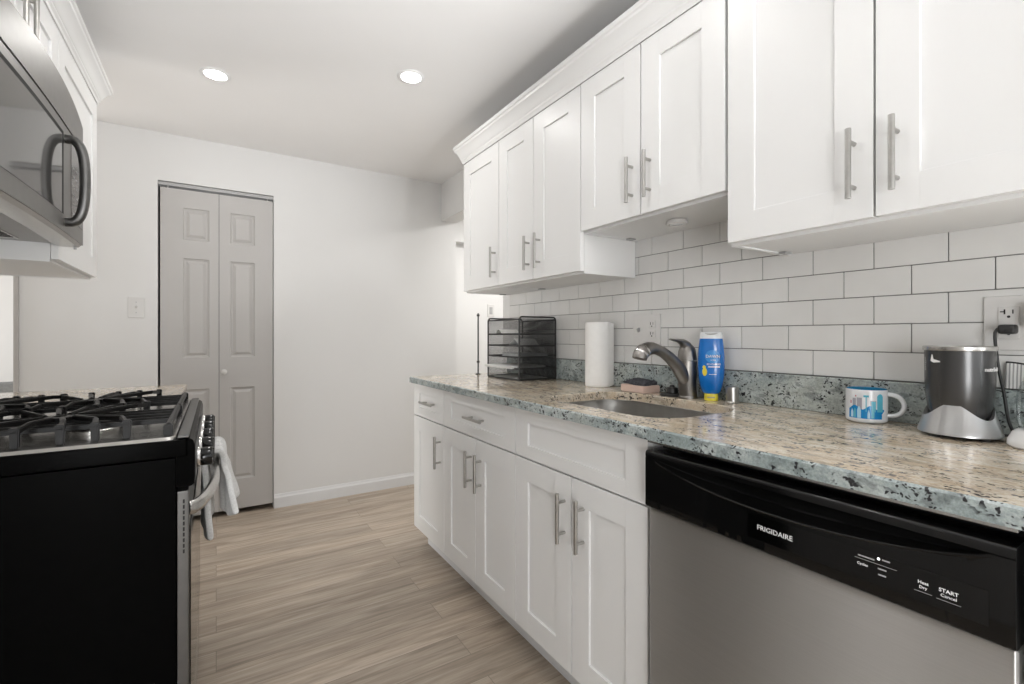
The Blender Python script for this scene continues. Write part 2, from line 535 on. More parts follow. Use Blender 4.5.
def cloth_mat():
    m, nt, b = new_mat('white_terry')
    v = objcoord(nt)
    f = noise(nt, v, 220, 3, 0.7)
    nt.links.new(ramp(nt, f, [(0.3, (0.60, 0.60, 0.59)), (0.7, (0.78, 0.78, 0.77))]), b.inputs['Base Color'])
    b.inputs['Roughness'].default_value = 0.95
    bump(nt, b, f, 0.7, 0.002)
    return m
M['towel'] = cloth_mat()

# ------------------------------------------------------------------ text helper
def text_mesh(body, size, extrude=0.0004, fit=None, bold=False, res=2):
    cu = bpy.data.curves.new('lettering', 'FONT')
    cu.body = body; cu.size = size; cu.extrude = extrude
    cu.align_x = 'CENTER'; cu.align_y = 'CENTER'
    cu.resolution_u = res
    if bold: cu.offset = size * 0.010
    o = bpy.data.objects.new('lettering', cu)
    C.objects.link(o)
    dg = bpy.context.evaluated_depsgraph_get()
    dg.update()
    me = bpy.data.meshes.new_from_object(o.evaluated_get(dg))
    bpy.data.objects.remove(o); bpy.data.curves.remove(cu)
    V = [Vector(v.co) for v in me.vertices]; F = [tuple(p.vertices) for p in me.polygons]
    bpy.data.meshes.remove(me)
    if fit and V:
        w = max(v.x for v in V) - min(v.x for v in V)
        s = fit / w
        V = [Vector((v.x * s, v.y * s, v.z)) for v in V]
    return V, F

def add_text(mb, body, size, fn, fit=None, bold=False, mi=0, extrude=0.0004):
    V, F = text_mesh(body, size, extrude, fit, bold)
    mb.add([fn(v.x, v.y, v.z) for v in V], F, mi)

# ------------------------------------------------------------------ room shell
XR, XL, YB, YREAR = 1.51, -0.77, 3.46, -3.2
WT = 0.128
mb = MB(); mb.box(-4.2, 4.0, YREAR - 0.1, 6.2, -0.06, 0.0)
struct('floor', mb, M['floor'], 'grey-brown wood-look vinyl plank floor', 'floor')
mb = MB(); mb.box(-4.2, 4.0, YREAR - 0.1, 6.2, CEIL, CEIL + 0.08)
struct('ceiling', mb, M['ceiling'], 'plain white ceiling', 'ceiling')
# back wall, with the bifold closet opening
DX0, DX1, DZ = -0.292, 0.320, 2.052
mb = MB()
mb.box(-0.874, DX0, YB, YB + 0.12, 0, CEIL)
mb.box(DX1, XR + WT, YB, YB + 0.12, 0, CEIL)
mb.box(DX0, DX1, YB, YB + 0.12, DZ, CEIL)
struct('wall_back', mb, M['wall'], 'white back wall with closet opening and light switch', 'wall')
mb = MB()
mb.box(DX0 - 0.1, DX0 - 0.02, YB + 0.12, YB + 0.75, 0, CEIL)
mb.box(DX1 + 0.02, DX1 + 0.1, YB + 0.12, YB + 0.75, 0, CEIL)
mb.box(DX0 - 0.1, DX1 + 0.1, YB + 0.72, YB + 0.8, 0, CEIL)
struct('wall_closet', mb, M['dark'], 'closet walls behind the bifold door, coloured dark for shade', 'wall')  # near-black colour stands in for the shade inside the closet
# left wall: the run behind the stove, and the short stub at the corner
mb = MB(); mb.box(XL - 0.11, XL, YREAR, 2.66, 0, CEIL)
struct('wall_left', mb, M['wall'], 'white wall behind the stove and microwave', 'wall')
mb = MB(); mb.box(-0.893, -0.874, 3.448, YB + 0.122, 0, CEIL, 0.002)
struct('trim_2', mb, M['door'], 'narrow door casing at the left end of the back wall, greyed for shade', 'trim')  # grey colour carries the shade of the reveal
# right wall with the opening to the hall
mb = MB()
mb.box(XR + 0.006, XR + WT, YREAR, 2.512, 0, CEIL)
mb.box(XR + 0.006, XR + WT, 2.512, YB, 2.040, CEIL)
mb.box(XR, XR + 0.006, 2.412, 2.512, 0, CEIL)      # plaster skim next to the tiles
mb.box(XR, XR + 0.006, YREAR, 2.412, 0, 0.9)
mb.box(XR, XR + 0.006, 2.512, YB, 2.040, CEIL)
mb.box(XR, XR + 0.006, YREAR, 2.412, 1.6, CEIL)
struct('wall_right', mb, M['wall'], 'white wall above the sink counter with hall opening', 'wall')
# rear wall, with a window added to let in fill light
WX0, WX1, WZ0, WZ1 = -0.85, 1.4, 0.55, 2.15
mb = MB()
mb.box(-4.2, WX0, YREAR - 0.1, YREAR, 0, CEIL); mb.box(WX1, 4.0, YREAR - 0.1, YREAR, 0, CEIL)
mb.box(WX0, WX1, YREAR - 0.1, YREAR, 0, WZ0); mb.box(WX0, WX1, YREAR - 0.1, YREAR, WZ1, CEIL)
struct('wall_rear', mb, M['wall'], 'white wall behind the camera with an added wide window', 'wall')
mb = MB()
for a, b_ in ((WX0, WX0 + 0.05), (WX1 - 0.05, WX1), (0.25, 0.30)):
    mb.box(a, b_, YREAR - 0.07, YREAR - 0.02, WZ0, WZ1, 0.004)
mb.box(WX0, WX1, YREAR - 0.07, YREAR - 0.02, WZ0, WZ0 + 0.05, 0.004); mb.box(WX0, WX1, YREAR - 0.07, YREAR - 0.02, WZ1 - 0.05, WZ1, 0.004)
win = struct('added_window', mb, M['trim'], 'added wide window behind the camera', 'window')  # unseen window, added for soft light from behind
mb = MB(); mb.box(WX0 + 0.04, WX1 - 0.04, YREAR - 0.05, YREAR - 0.045, WZ0 + 0.04, WZ1 - 0.04)
mb.build('pane', M['pane'], win)
# hall beyond the right opening
HY = 3.93
mb = MB()
mb.box(XR + WT, 3.4, HY, HY + 0.1, 0, CEIL)
mb.box(3.3, 3.4, 1.9, HY, 0, CEIL)
mb.box(XR + WT, 3.3, 1.9, 2.0, 0, CEIL)
mb.box(XR + WT - 0.1, XR + WT, YB + 0.12, HY, 0, CEIL)
struct('wall_hall', mb, M['wall'], 'bright white hall wall seen through the opening', 'wall')
# dropped bulkhead at the end of the hall
mb = MB(); mb.box(XR + WT, 3.3, HY - 0.09, HY, 1.976, CEIL)
struct('trim_3', mb, M['wall'], 'dropped bulkhead at the end of the hall', 'trim')
# side room on the left
mb = MB()
mb.box(-4.1, -4.0, 1.5, 6.1, 0, CEIL)
mb.box(-4.1, 0, 6.0, 6.1, 0, CEIL)
mb.box(-4.1, XL - 0.11, 1.5, 1.6, 0, CEIL)
mb.box(-0.87, -0.76, YB + 0.12, 6.0, 0, CEIL)
struct('wall_side_room', mb, M['wall'], 'bright white side room wall left of the kitchen', 'wall')
# baseboards
def baseboard(name, mbx, label):
    return struct(name, mbx, M['trim'], label, 'baseboard')
def base_prof(mb, x0, x1, yface, d=0.014, h=0.088):
    pr = [(0, 0), (d, 0), (d, h * 0.72), (d * 0.75, h * 0.80), (d * 0.45, h * 0.86), (d * 0.3, h), (0, h)]
    mb.prism(pr, lambda a, b, c: (c, yface - a, b), x0, x1)
mb = MB(); base_prof(mb, DX1 + 0.002, XR + WT, YB); baseboard('baseboard_back', mb, 'grey-white baseboard along the back wall')
mb = MB(); base_prof(mb, -0.874, DX0 - 0.002, YB); baseboard('baseboard_back_left', mb, 'baseboard left of the bifold door')

# ------------------------------------------------------------------ subway tiles
TX = 1.490
TP, TH, TZ0 = 0.1518, 0.0740, 1.0171
GR = 0.0022
mb = MB()
mb.box(TX + 0.0035, XR + 0.006, YREAR + 2.2, 2.405, 0.9, 1.6, mi=1)
Y0T, Y1T = -0.6, 2.405
for r in range(7):
    z0 = TZ0 + r * TH; z1 = z0 + TH
    if z0 > 1.56: break
    phase = 0.6256 if r % 2 == 1 else 0.5546
    k0 = int((Y0T - phase) / TP) - 1
    for k in range(k0, k0 + 24):
        a = phase + k * TP; b_ = a + TP
        a = max(a, Y0T); b_ = min(b_, Y1T)
        if b_ - a < 0.012: continue
        mb.box(TX, TX + 0.006, a + GR / 2, b_ - GR / 2, z0 + GR / 2, z1 - GR / 2, 0.0012, mi=0, seg=1)
struct('trim_1', mb, [M['tile'], M['grout']], 'white subway tile backsplash with dark grout', 'tile backsplash')

# ------------------------------------------------------------------ closet bifold door
door = thing('bifold_door', 'grey two-leaf bifold closet door with raised panels and small white knob', 'door', (0.0175, YB + 0.03, 0.0))
def leaf(x0, x1, px0, px1):
    yf, yb = YB + 0.008, YB + 0.040
    z0, z1 = 0.034, 2.0165
    zs = [(0.222, 0.806), (0.998, 1.603), (1.714, 1.907)]
    mb = MB()
    mb.box(x0, x1, yf + 0.010, yb, z0, z1)
    # frame faces
    xs = [x0, px0, px1, x1]; zz = [z0]
    for a, b_ in zs: zz += [a, b_]
    zz.append(z1)
    for i in range(3):
        for j in range(len(zz) - 1):
            if i == 1 and j % 2 == 1:
                a, b_ = zz[j], zz[j + 1]
                prev = None
                for ins, dep in ((0, 0), (0.004, 0.006), (0.013, 0.009), (0.016, 0.009), (0.032, 0.002), (0.033, 0.002)):
                    ring = [(px0 + ins, yf + dep, a + ins), (px1 - ins, yf + dep, a + ins), (px1 - ins, yf + dep, b_ - ins), (px0 + ins, yf + dep, b_ - ins)]
                    if prev:
                        for q in range(4):
                            mb.add([prev[q], prev[(q + 1) % 4], ring[(q + 1) % 4], ring[q]], [(0, 1, 2, 3)])
                    prev = ring
                mb.add(prev, [(0, 1, 2, 3)])
            else:
                mb.add([(xs[i], yf, zz[j]), (xs[i + 1], yf, zz[j]), (xs[i + 1], yf, zz[j + 1]), (xs[i], yf, zz[j + 1])], [(0, 1, 2, 3)])
    mb.box(x0, x0 + 0.0001, yf, yf + 0.012, z0, z1); mb.box(x1 - 0.0001, x1, yf, yf + 0.012, z0, z1)
    mb.box(x0, x1, yf, yf + 0.012, z1 - 0.0001, z1); mb.box(x0, x1, yf, yf + 0.012, z0, z0 + 0.0001)
    return mb
leaf(-0.281, 0.0138, -0.169, -0.036).build('door_leaf', M['door'], door, fixn=False, sharp=20)
leaf(0.0162, 0.3155, 0.075, 0.211).build('door_leaf', M['door'], door, fixn=False, sharp=20)
mb = MB().lathe([(0, 0), (0.009, 0), (0.008, 0.012), (0.012, 0.018), (0.0175, 0.026), (0.0165, 0.035), (0.009, 0.040), (0, 0.041)], (0, 0, 0), 24)
mb.v = [(0.041 + x, YB + 0.008 - z, 0.908 + y) for x, y, z in mb.v]
mb.build('knob', M['ceramic_grey'], door)
# head track
mb = MB()
mb.box(DX0 + 0.001, DX1 - 0.001, YB + 0.004, YB + 0.007, 2.028, DZ - 0.001); mb.box(DX0 + 0.001, DX1 - 0.001, YB + 0.045, YB + 0.048, 2.028, DZ - 0.001)
mb.box(DX0 + 0.001, DX1 - 0.001, YB + 0.004, YB + 0.048, DZ - 0.004, DZ - 0.001)
mb.build('head_track', M['plastic_grey'], door)
for x in (-0.245, 0.285):
    MB().cyl((x, YB + 0.022, 2.015), (x, YB + 0.022, 2.046), 0.004, 10).build('pivot_pin', M['plastic_white'], door)

# ------------------------------------------------------------------ electrical plates
def plate_back(x, z):
    t = thing('light_switch', 'white toggle light switch plate left of the bifold door', 'light switch', (x, YB, z))
    MB().box(x - 0.038, x + 0.038, YB - 0.006, YB, z - 0.060, z + 0.060, 0.003).build('plate', M['plastic_white'], t)
    mb = MB().obox((x, YB - 0.010, z + 0.004), ((1, 0, 0), (0, 1, 0.5), (0, -0.5, 1)), (0.0045, 0.008, 0.008), 0.002)
    mb.build('toggle', M['plastic_white'], t)
    for dz in (-0.030, 0.030): MB().cyl((x, YB - 0.0072, z + dz), (x, YB - 0.005, z + dz), 0.003, 10).build('screw', M['plastic_grey'], t)
plate_back(-0.391, 1.297)

def duplex(mb_face, mb_slot, x, yc, zc):
    """two receptacles facing -x centred at y, z; slots go into mb_slot"""
    for dz in (0.0195, -0.0195):
        mb_face.box(x - 0.0035, x, yc - 0.0165, yc + 0.0165, zc + dz - 0.0145, zc + dz + 0.0145, 0.004)
        slots(mb_slot, x - 0.0035, yc, zc + dz)
def slots(mb, x, yc, zc, twenty=False):
    e = 0.0006
    mb.box(x - e, x + 0.001, yc - 0.0075, yc - 0.0055, zc - 0.001, zc + 0.008)
    mb.box(x - e, x + 0.001, yc + 0.0052, yc + 0.0078, zc - 0.002, zc + 0.009)
    if twenty: mb.box(x - e, x + 0.001, yc + 0.0070, yc + 0.0135, zc + 0.0025, zc + 0.0048)
    mb.cyl((x - e, yc, zc - 0.0075), (x + 0.001, yc, zc - 0.0075), 0.0028, 12)
t = thing('wall_outlet', 'white two-gang plate with switch and outlet above the faucet', 'wall outlet', (TX, 1.337, 1.16))
MB().box(TX - 0.006, TX, 1.266, 1.409, 1.098, 1.221, 0.003).build('plate', M['plastic_white'], t)
f, s_ = MB(), MB(); duplex(f, s_, TX - 0.006, 1.305, 1.16)
f.build('receptacle', M['plastic_white'], t); s_.build('slots', M['dark'], t)
MB().obox((TX - 0.010, 1.374, 1.158), ((0, 1, 0), (1, 0, 0.5), (-0.5, 0, 1)), (0.0045, 0.008, 0.008), 0.002).build('toggle', M['plastic_grey'], t)
# outlet at the right
t2 = thing('wall_outlet', 'white outlet plate at right edge with black plug in it', 'wall outlet', (TX, 0.281, 1.163))
MB().box(TX - 0.006, TX, 0.224, 0.340, 1.102, 1.223, 0.003).build('plate', M['plastic_white'], t2)
f, s_ = MB(), MB()
f.box(TX - 0.0085, TX - 0.005, 0.282, 0.316, 1.127, 1.198, 0.0015)
slots(s_, TX - 0.0085, 0.2990, 1.184, True); slots(s_, TX - 0.0085, 0.2990, 1.146, True)
rec = f.build('receptacle', M['plastic_white'], t2); s_.build('slots', M['dark'], rec)
MB().box(TX - 0.030, TX - 0.0061, 0.222, 0.272, 1.152, 1.206, 0.004).build('timer_cover', M['plastic_white'], t2)
# hall wall plate
t3 = thing('wall_outlet', 'small white wall plate on the hall wall behind the desk organizer', 'wall outlet', (2.225, HY, 1.372))
MB().box(2.187, 2.263, HY - 0.006, HY, 1.312, 1.432, 0.003).build('plate', M['plastic_white'], t3)
MB().box(2.209, 2.241, HY - 0.009, HY - 0.005, 1.338, 1.406, 0.003).build('receptacle', M['plastic_grey'], t3)

# ------------------------------------------------------------------ cabinet building blocks
def shaker_front(xf, y0, y1, z0, z1, sgn, fw=0.075, th=0.019, drawer=False):
    """shaker front; face at x=xf, facing sgn*x (sgn=-1 faces -x)"""
    mb = MB()
    xb = xf - sgn * th
    g = 0.0012
    if drawer: fr = min(fw, (z1 - z0) * 0.27)
    else: fr = fw
    mb.box(xf, xb, y0, y0 + fw, z0, z1, g); mb.box(xf, xb, y1 - fw, y1, z0, z1, g)
    mb.box(xf, xb, y0 + fw - 0.0005, y1 - fw + 0.0005, z0, z0 + fr, g); mb.box(xf, xb, y0 + fw - 0.0005, y1 - fw + 0.0005, z1 - fr, z1, g)
    mb.box(xf - sgn * 0.0070, xb, y0 + fw - 0.002, y1 - fw + 0.002, z0 + fr - 0.002, z1 - fr + 0.002)
    return mb

def bar_pull(xf, y, z, sgn, length=0.152, cc=0.096, horiz=False):
    mb = MB()
    off = 0.030
    xo = xf + sgn * off
    d = Vector((0, 1, 0)) if horiz else Vector((0, 0, 1))
    c = Vector((xo, y, z))
    mb.cyl(c - d * length / 2, c + d * length / 2, 0.006, 16, bev=0.0008)
    for s in (-1, 1):
        p = c + d * s * cc / 2
        mb.cyl((xf - sgn * 0.0005, p.y, p.z), (xo, p.y, p.z), 0.0048, 12)
    return mb

def add_door(root, xf, y0, y1, z0, z1, sgn, pull=None, drawer=False, horiz=False, name='door'):
    d = shaker_front(xf, y0, y1, z0, z1, sgn, drawer=drawer).build(name, M['cab'], root)
    if pull: bar_pull(xf, pull[0], pull[1], sgn, horiz=horiz).build('handle', M['nickel'], d)
    return d

def upper_body(root, xf, xw, y0, y1, z0, z1, sgn):
    """open-bottomed carcass: sides, top, back, recessed bottom, front frame"""
    mb = MB(); x1 = xf - sgn * 0.020
    t = 0.016; z0 -= 0.006
    mb.box(x1, xw, y0, y0 + t, z0, z1); mb.box(x1, xw, y1 - t, y1, z0, z1)
    mb.box(x1, xw, y0 + t, y1 - t, z1 - t, z1)
    mb.box(x1 - sgn * 0.0175, xw, y0 + t, y1 - t, z0 + 0.003, z0 + 0.019)
    mb.box(x1, x1 - sgn * 0.018, y0 + t, y1 - t, z0, z0 + 0.010)
    mb.box(x1, x1 - sgn * 0.018, y0 + t, y1 - t, z1 - 0.06, z1 - t)
    mb.box(xw + sgn * 0.012, xw, y0 + t, y1 - t, z0 + 0.026, z1 - t)
    mb.build('cabinet_body', M['cab'], root)

ZT, ZDT = 2.150, 2.102
XU = 1.19
KU = 1.19 / 1.18
XWT = TX   # tile face
def upper(label, y0, y1, z0, splits, pulls):
    y0 *= KU; y1 *= KU; z0 = 1.135 + (z0 - 1.135) * KU; splits = [q * KU for q in splits]; pulls = [(a * KU, 1.135 + (b - 1.135) * KU) for a, b in pulls]
    r = thing('wall_cabinet', label, 'cabinet', ((XU + XR) / 2, (y0 + y1) / 2, z0), group='white wall cabinets')
    upper_body(r, XU, XWT - 0.001, y0 + 0.0005, y1 - 0.0005, z0, ZT, -1)
    ys = [y0] + splits + [y1]
    for i in range(len(ys) - 1):
        MB().box(TX - 0.075, TX - 0.040, y1 - 0.040, y1 - 0.018, z0 - 0.009, z0 - 0.0035, 0.002).build('corner_bracket', M['plastic_grey'], r) if i == 0 else None
        add_door(r, XU, ys[i] + 0.0022, ys[i + 1] - 0.0022, z0 + 0.003, ZDT, -1, pulls[i])
    return r
upper('narrow single-door white wall cabinet at the far end of the row', 2.004, 2.395, 1.380, [], [(2.039, 1.499)])
upper('white two-door wall cabinet above the black desk organizer', 1.388, 2.004, 1.380, [1.707], [(1.656, 1.499), (1.738, 1.499)])
midcab = upper('shorter white two-door wall cabinet above the faucet', 0.783, 1.388, 1.530, [1.087], [(1.047, 1.651), (1.123, 1.651)])
upper('large white two-door wall cabinet nearest the camera, above mug and blender', 0.098, 0.778, 1.384, [0.438], [(0.398, 1.5045), (0.475, 1.5045)])
upper('white wall cabinet beyond the right edge of the view', -0.55, 0.096, 1.384, [-0.22], [(-0.262, 1.5045), (-0.185, 1.5045)])
# puck light
pk = thing('puck_light', 'round white puck light under the shorter wall cabinet', 'light', (1.337, 1.068, 1.5305))
MB().lathe([(0, 0), (0.028, 0), (0.034, -0.003), (0.036, -0.012), (0.036, -0.016), (0.028, -0.017), (0.026, -0.013), (0, -0.013)], (1.337, 1.068, 1.5305), 32).build('housing', M['plastic_white'], pk)
MB().lathe([(0, 0), (0.0255, 0), (0.020, -0.003), (0, -0.004)], (1.337, 1.068, 1.5177), 24).build('lens', M['mug'], pk)

# crown mouldings
CROWN = [(0.0, 2.104), (0.004, 2.104), (0.006, 2.114), (0.012, 2.120), (0.012, 2.128), (0.018, 2.134), (0.022, 2.146), (0.032, 2.162), (0.044, 2.172), (0.046, 2.180), (0.052, 2.184), (0.052, 2.200), (0.0, 2.200)]
def crown(xf, xw, ynear, yend, sgn, k=1.0, za=2.1045, zb=2.206):
    mb = MB(); rows = []
    for st in range(3):
        row = []
        for o, z in CROWN:
            o *= k; z = za + (z - 2.104) / 0.096 * (zb - za)
            if st == 0: row.append((xf + sgn * o, ynear, z))
            elif st == 1: row.append((xf + sgn * o, yend + o, z))
            else: row.append((xw, yend + o, z))
        rows.append(row)
    mb.grid(rows, closed=True)
    n = len(CROWN)
    mb.add(rows[0], [tuple(range(n))]); mb.add(rows[2], [tuple(range(n))[::-1]])
    return mb
cr = crown(XU, XR - 0.001, -0.55, 2.395 * KU, -1, 0.85)
single('crown_molding', cr, M['cab'], 'white crown molding along the top of the right-hand wall cabinets', 'crown molding', (XU, 0.9, 2.104), sharp=30)

# ------------------------------------------------------------------ base cabinets (right)
XB = 0.90
ZC0, ZC1 = 0.884, 0.914
def base_cab(label, y0, y1, fronts, group='white base cabinets', xw=XR, toe_end=False):
    r = thing('base_cabinet', label, 'cabinet', ((XB + XR) / 2, (y0 + y1) / 2, 0), group=group)
    mb = MB(); xs = XB + 0.020; t = 0.016
    mb.box(xs, xw - 0.002, y0 + 0.0005, y0 + t, 0.105, ZC0 - 0.0005); mb.box(xs, xw - 0.002, y1 - t, y1 - 0.0005, 0.105, ZC0 - 0.0005)
    mb.box(xs, xw - 0.002, y0 + t, y1 - t, 0.105, 0.121); mb.box(xw - 0.012, xw - 0.002, y0 + t, y1 - t, 0.121, ZC0 - 0.0005)
    mb.box(xs, xs + 0.018, y0 + t, y1 - t, 0.69, 0.73); mb.box(xs, xs + 0.018, y0 + t, y1 - t, 0.85, ZC0 - 0.0005)
    mb.build('cabinet_body', M['cab'], r)
    MB().box(0.980, 0.995, y0 + 0.0005, y1 - 0.0005, 0.0, 0.1045).build('toe_kick', M['toe'], r)
    for (nm, a, b_, z0, z1, pull) in fronts:
        dr = nm != 'door'
        add_door(r, XB, a + 0.0022, b_ - 0.0022, z0, z1, -1, pull, drawer=dr, horiz=dr, name=nm)
    return r
ZD0, ZD1, ZR0, ZR1 = 0.118, 0.7100, 0.7150, 0.880
base_cab('narrow white base cabinet with one drawer and one door at far end', 2.032, 2.425,
         [('drawer', 2.032, 2.425, ZR0, ZR1, (2.198, 0.797)), ('door', 2.032, 2.425, ZD0, ZD1, (2.074, 0.582))])
base_cab('white base cabinet with one wide drawer and two doors, second from far end', 1.411, 2.032,
         [('drawer', 1.411, 2.032, ZR0, ZR1, (1.697, 0.795)), ('door', 1.411, 1.716, ZD0, ZD1, (1.668, 0.582)), ('door', 1.716, 2.032, ZD0, ZD1, (1.753, 0.582))])
base_cab('white sink base cabinet with a blank false front above two doors', 0.804, 1.411,
         [('false_front', 0.804, 1.411, ZR0, ZR1, None), ('door', 0.804, 1.100, ZD0, ZD1, (1.045, 0.585)), ('door', 1.100, 1.411, ZD0, ZD1, (1.132, 0.583))])
base_cab('white base cabinet past the dishwasher at the right edge', -0.5, 0.158,
         [('drawer', -0.5, 0.158, ZR0, ZR1, None), ('door', -0.5, -0.17, ZD0, ZD1, None), ('door', -0.17, 0.158, ZD0, ZD1, None)])

# ------------------------------------------------------------------ worktop with sink cut-out
def rrect(x0, x1, y0, y1, r, n=8):
    pts = []
    for cx, cy, a0 in ((x1 - r, y1 - r, 0), (x0 + r, y1 - r, PI / 2), (x0 + r, y0 + r, PI), (x1 - r, y0 + r, 1.5 * PI)):
        for k in range(n + 1):
            a = a0 + PI / 2 * k / n
            pts.append((cx + r * math.cos(a), cy + r * math.sin(a)))
    return pts
XC = 0.878
SK = (0.980, 1.362, 0.826, 1.386, 0.115)
def worktop():
    hole = rrect(*SK, n=10)
    e = 0.004
    def ringpts(outer, z): return [(x, y, z) for x, y in outer]
    bm = bmesh.new()
    def fill_face(z, o, h):
        ov = [bm.verts.new((x, y, z)) for x, y in o]
        hv = [bm.verts.new((x, y, z)) for x, y in h]
        es = [bm.edges.new((ov[i], ov[(i + 1) % len(ov)])) for i in range(len(ov))] + [bm.edges.new((hv[i], hv[(i + 1) % len(hv)])) for i in range(len(hv))]
        bmesh.ops.triangle_fill(bm, use_beauty=True, edges=es)
        return ov, hv
    x1, y0, y1 = XR - 0.0005, -0.6, 2.436
    out_t = [(XC + e, y0), (x1, y0), (x1, y1 - e), (XC + e, y1 - e)]
    out_m = [(XC, y0), (x1, y0), (x1, y1), (XC, y1)]
    cx, cy = (SK[0] + SK[1]) / 2, (SK[2] + SK[3]) / 2
    def grow(h, d):
        r = rrect(SK[0] - d, SK[1] + d, SK[2] - d, SK[3] + d, SK[4] + d, n=10)
        return r
    ot, ht = fill_face(ZC1, out_t, grow(hole, 0.003))
    ob, hb = fill_face(ZC0, out_m, hole)
    om = [bm.verts.new((x, y, ZC1 - e)) for x, y in out_m]
    hm = [bm.verts.new((x, y, ZC1 - 0.003)) for x, y in hole]
    top_faces = [f for f in bm.faces if abs(f.calc_center_median().z - ZC1) < 1e-5]
    sides = []
    for a, b_ in ((ot, om), (om, ob)):
        for i in range(4):
            j = (i + 1) % 4
            sides.append(bm.faces.new((a[i], a[j], b_[j], b_[i])))
    n = len(ht); cut = []
    for a, b_ in ((ht, hm), (hm, hb)):
        for i in range(n):
            j = (i + 1) % n
            cut.append(bm.faces.new((a[i], a[j], b_[j], b_[i])))
    bm.verts.index_update()
    mb = MB()
    mb.v = [v.co[:] for v in bm.verts]
    for f in bm.faces:
        mb.f.append(tuple(v.index for v in f.verts))
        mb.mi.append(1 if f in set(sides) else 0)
    bm.free()
    return mb
wt = single('countertop', worktop(), [M['granite'], M['granite_edge']], 'long speckled tan granite countertop with sink cut-out on right', 'countertop', (1.19, 0.9, ZC0), sharp=30)
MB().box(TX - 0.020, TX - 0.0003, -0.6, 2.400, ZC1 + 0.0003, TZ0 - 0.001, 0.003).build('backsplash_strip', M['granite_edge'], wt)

# undermount sink
def sink():
    mb = MB()
    prof = [(0.024, 0.8838), (0.006, 0.8838), (0.004, 0.880), (0.006, 0.86), (0.010, 0.78), (0.016, 0.735), (0.030, 0.712), (0.055, 0.702), (0.10, 0.699)]
    rows = []
    for i, (d, z) in enumerate(prof):
        dd = -d if i == 0 else d - 0.008
        x0, x1, y0, y1, r = SK
        rows.append([(x, y, z) for x, y in rrect(x0 + dd, x1 - dd, y0 + dd, y1 - dd, max(0.03, r - dd), n=10)])
    mb.grid(rows, closed=True)
    mb.add(rows[-1], [tuple(range(len(rows[-1])))])
    return mb
sk = thing('sink', 'stainless undermount sink bowl set in the granite', 'sink', (1.171, 1.106, 0.70))
sink().build('bowl', M['steel_sink'], sk, sharp=50)
MB().lathe([(0.0, 0.7005), (0.020, 0.7005), (0.030, 0.7015), (0.042, 0.7035), (0.045, 0.700)], (1.20, 1.106, 0), 32).build('drain', M['chrome'], sk)

# ------------------------------------------------------------------ faucet
fa = thing('faucet', 'pewter pull-out kitchen faucet with lever on top behind the sink', 'faucet', (1.415, 1.082, ZC1))
FY = 1.082
mb = MB()
mb.lathe([(0, 0), (0.033, 0), (0.034, 0.004), (0.032, 0.008), (0.030, 0.012)], (1.415, FY, ZC1), 32)
# trunk leaning back into the spout
path = [(1.415, FY, 0.920), (1.412, FY, 0.945), (1.409, FY, 0.975), (1.408, FY, 1.005), (1.409, FY, 1.046)]
mb.tube(path, [0.031, 0.030, 0.031, 0.034, 0.0335], 24, up=(1, 0, 0))
mb.build('body', M['faucet'], fa, sharp=50)
mb = MB()
path = [(1.411, FY, 0.962), (1.395, FY, 0.985), (1.372, FY, 1.012), (1.345, FY, 1.038), (1.312, FY, 1.062), (1.278, FY, 1.080), (1.250, FY, 1.089), (1.238, FY, 1.091)]
mb.tube(path, [0.022, 0.025, 0.024, 0.0215, 0.0195, 0.018, 0.0175, 0.0175], 24, up=(0, 1, 0))
sp = mb.build('spout', M['faucet'], fa, sharp=60)
mb = MB()
path = [(1.245, FY, 1.090), (1.229, FY, 1.0925), (1.210, FY, 1.0915), (1.193, FY, 1.0865), (1.180, FY, 1.0785), (1.1725, FY, 1.0685), (1.1695, FY, 1.0590)]
mb.tube(path, [0.0185, 0.0205, 0.0225, 0.0240, 0.0245, 0.0245, 0.0235], 24, up=(0, 1, 0))
hd = mb.build('spray_head', M['faucet'], fa, sharp=60)
mb = MB()
for q in (3, 4):
    a, b_ = Vector(path[q]), Vector(path[q + 1])
    d = (b_ - a).normalized()
    mb.tube([a + d * 0.001, a + d * 0.0075], [0.0250, 0.0253], 24, up=(0, 1, 0))
mb.build('chrome_band', M['chrome'], hd)
mb = MB()
mb.lathe([(0.0335, 0), (0.0335, 0.004), (0.032, 0.010), (0.030, 0.030), (0.0255, 0.045), (0.016, 0.055), (0, 0.058)], (1.409, FY, 1.048), 32)
path = [(1.409, FY, 1.085), (1.398, FY, 1.102), (1.382, FY, 1.112), (1.362, FY, 1.117), (1.342, FY, 1.119), (1.322, FY, 1.122)]
mb.tube(path, [0.024, 0.019, 0.013, 0.0085, 0.0070, 0.0060], 20, up=(0, 1, 0), flat=[(1, 1), (1, 1), (1.1, 0.9), (1.5, 0.7), (1.7, 0.6), (1.5, 0.5)])
mb.build('lever', M['faucet'], fa, sharp=60)
# air gap cap
ag = MB().lathe([(0, 0), (0.021, 0), (0.0215, 0.003), (0.0195, 0.006), (0.0195, 0.048), (0.0185, 0.052), (0.015, 0.054), (0, 0.0545)], (1.432, 0.925, ZC1 + 0.0003), 32)
single('air_gap_cap', ag, M['nickel'], 'small chrome cylinder cap between soap bottle and backsplash', 'air gap', (1.432, 0.925, ZC1), sharp=30)
# sink stopper
st = thing('sink_stopper', 'flat black sink stopper lying left of the faucet', 'sink stopper', (1.418, 1.154, ZC1))
MB().lathe([(0, 0), (0.042, 0), (0.043, 0.003), (0.040, 0.007), (0.022, 0.010), (0, 0.010)], (1.418, 1.154, ZC1 + 0.0003), 32).build('disc', M['rubber'], st)
MB().lathe([(0.020, 0), (0.022, 0.004), (0.020, 0.018), (0.016, 0.022), (0.010, 0.023), (0.007, 0.030), (0, 0.031)], (1.418, 1.154, ZC1 + 0.009), 24).build('knob', M['black_plastic'], st)

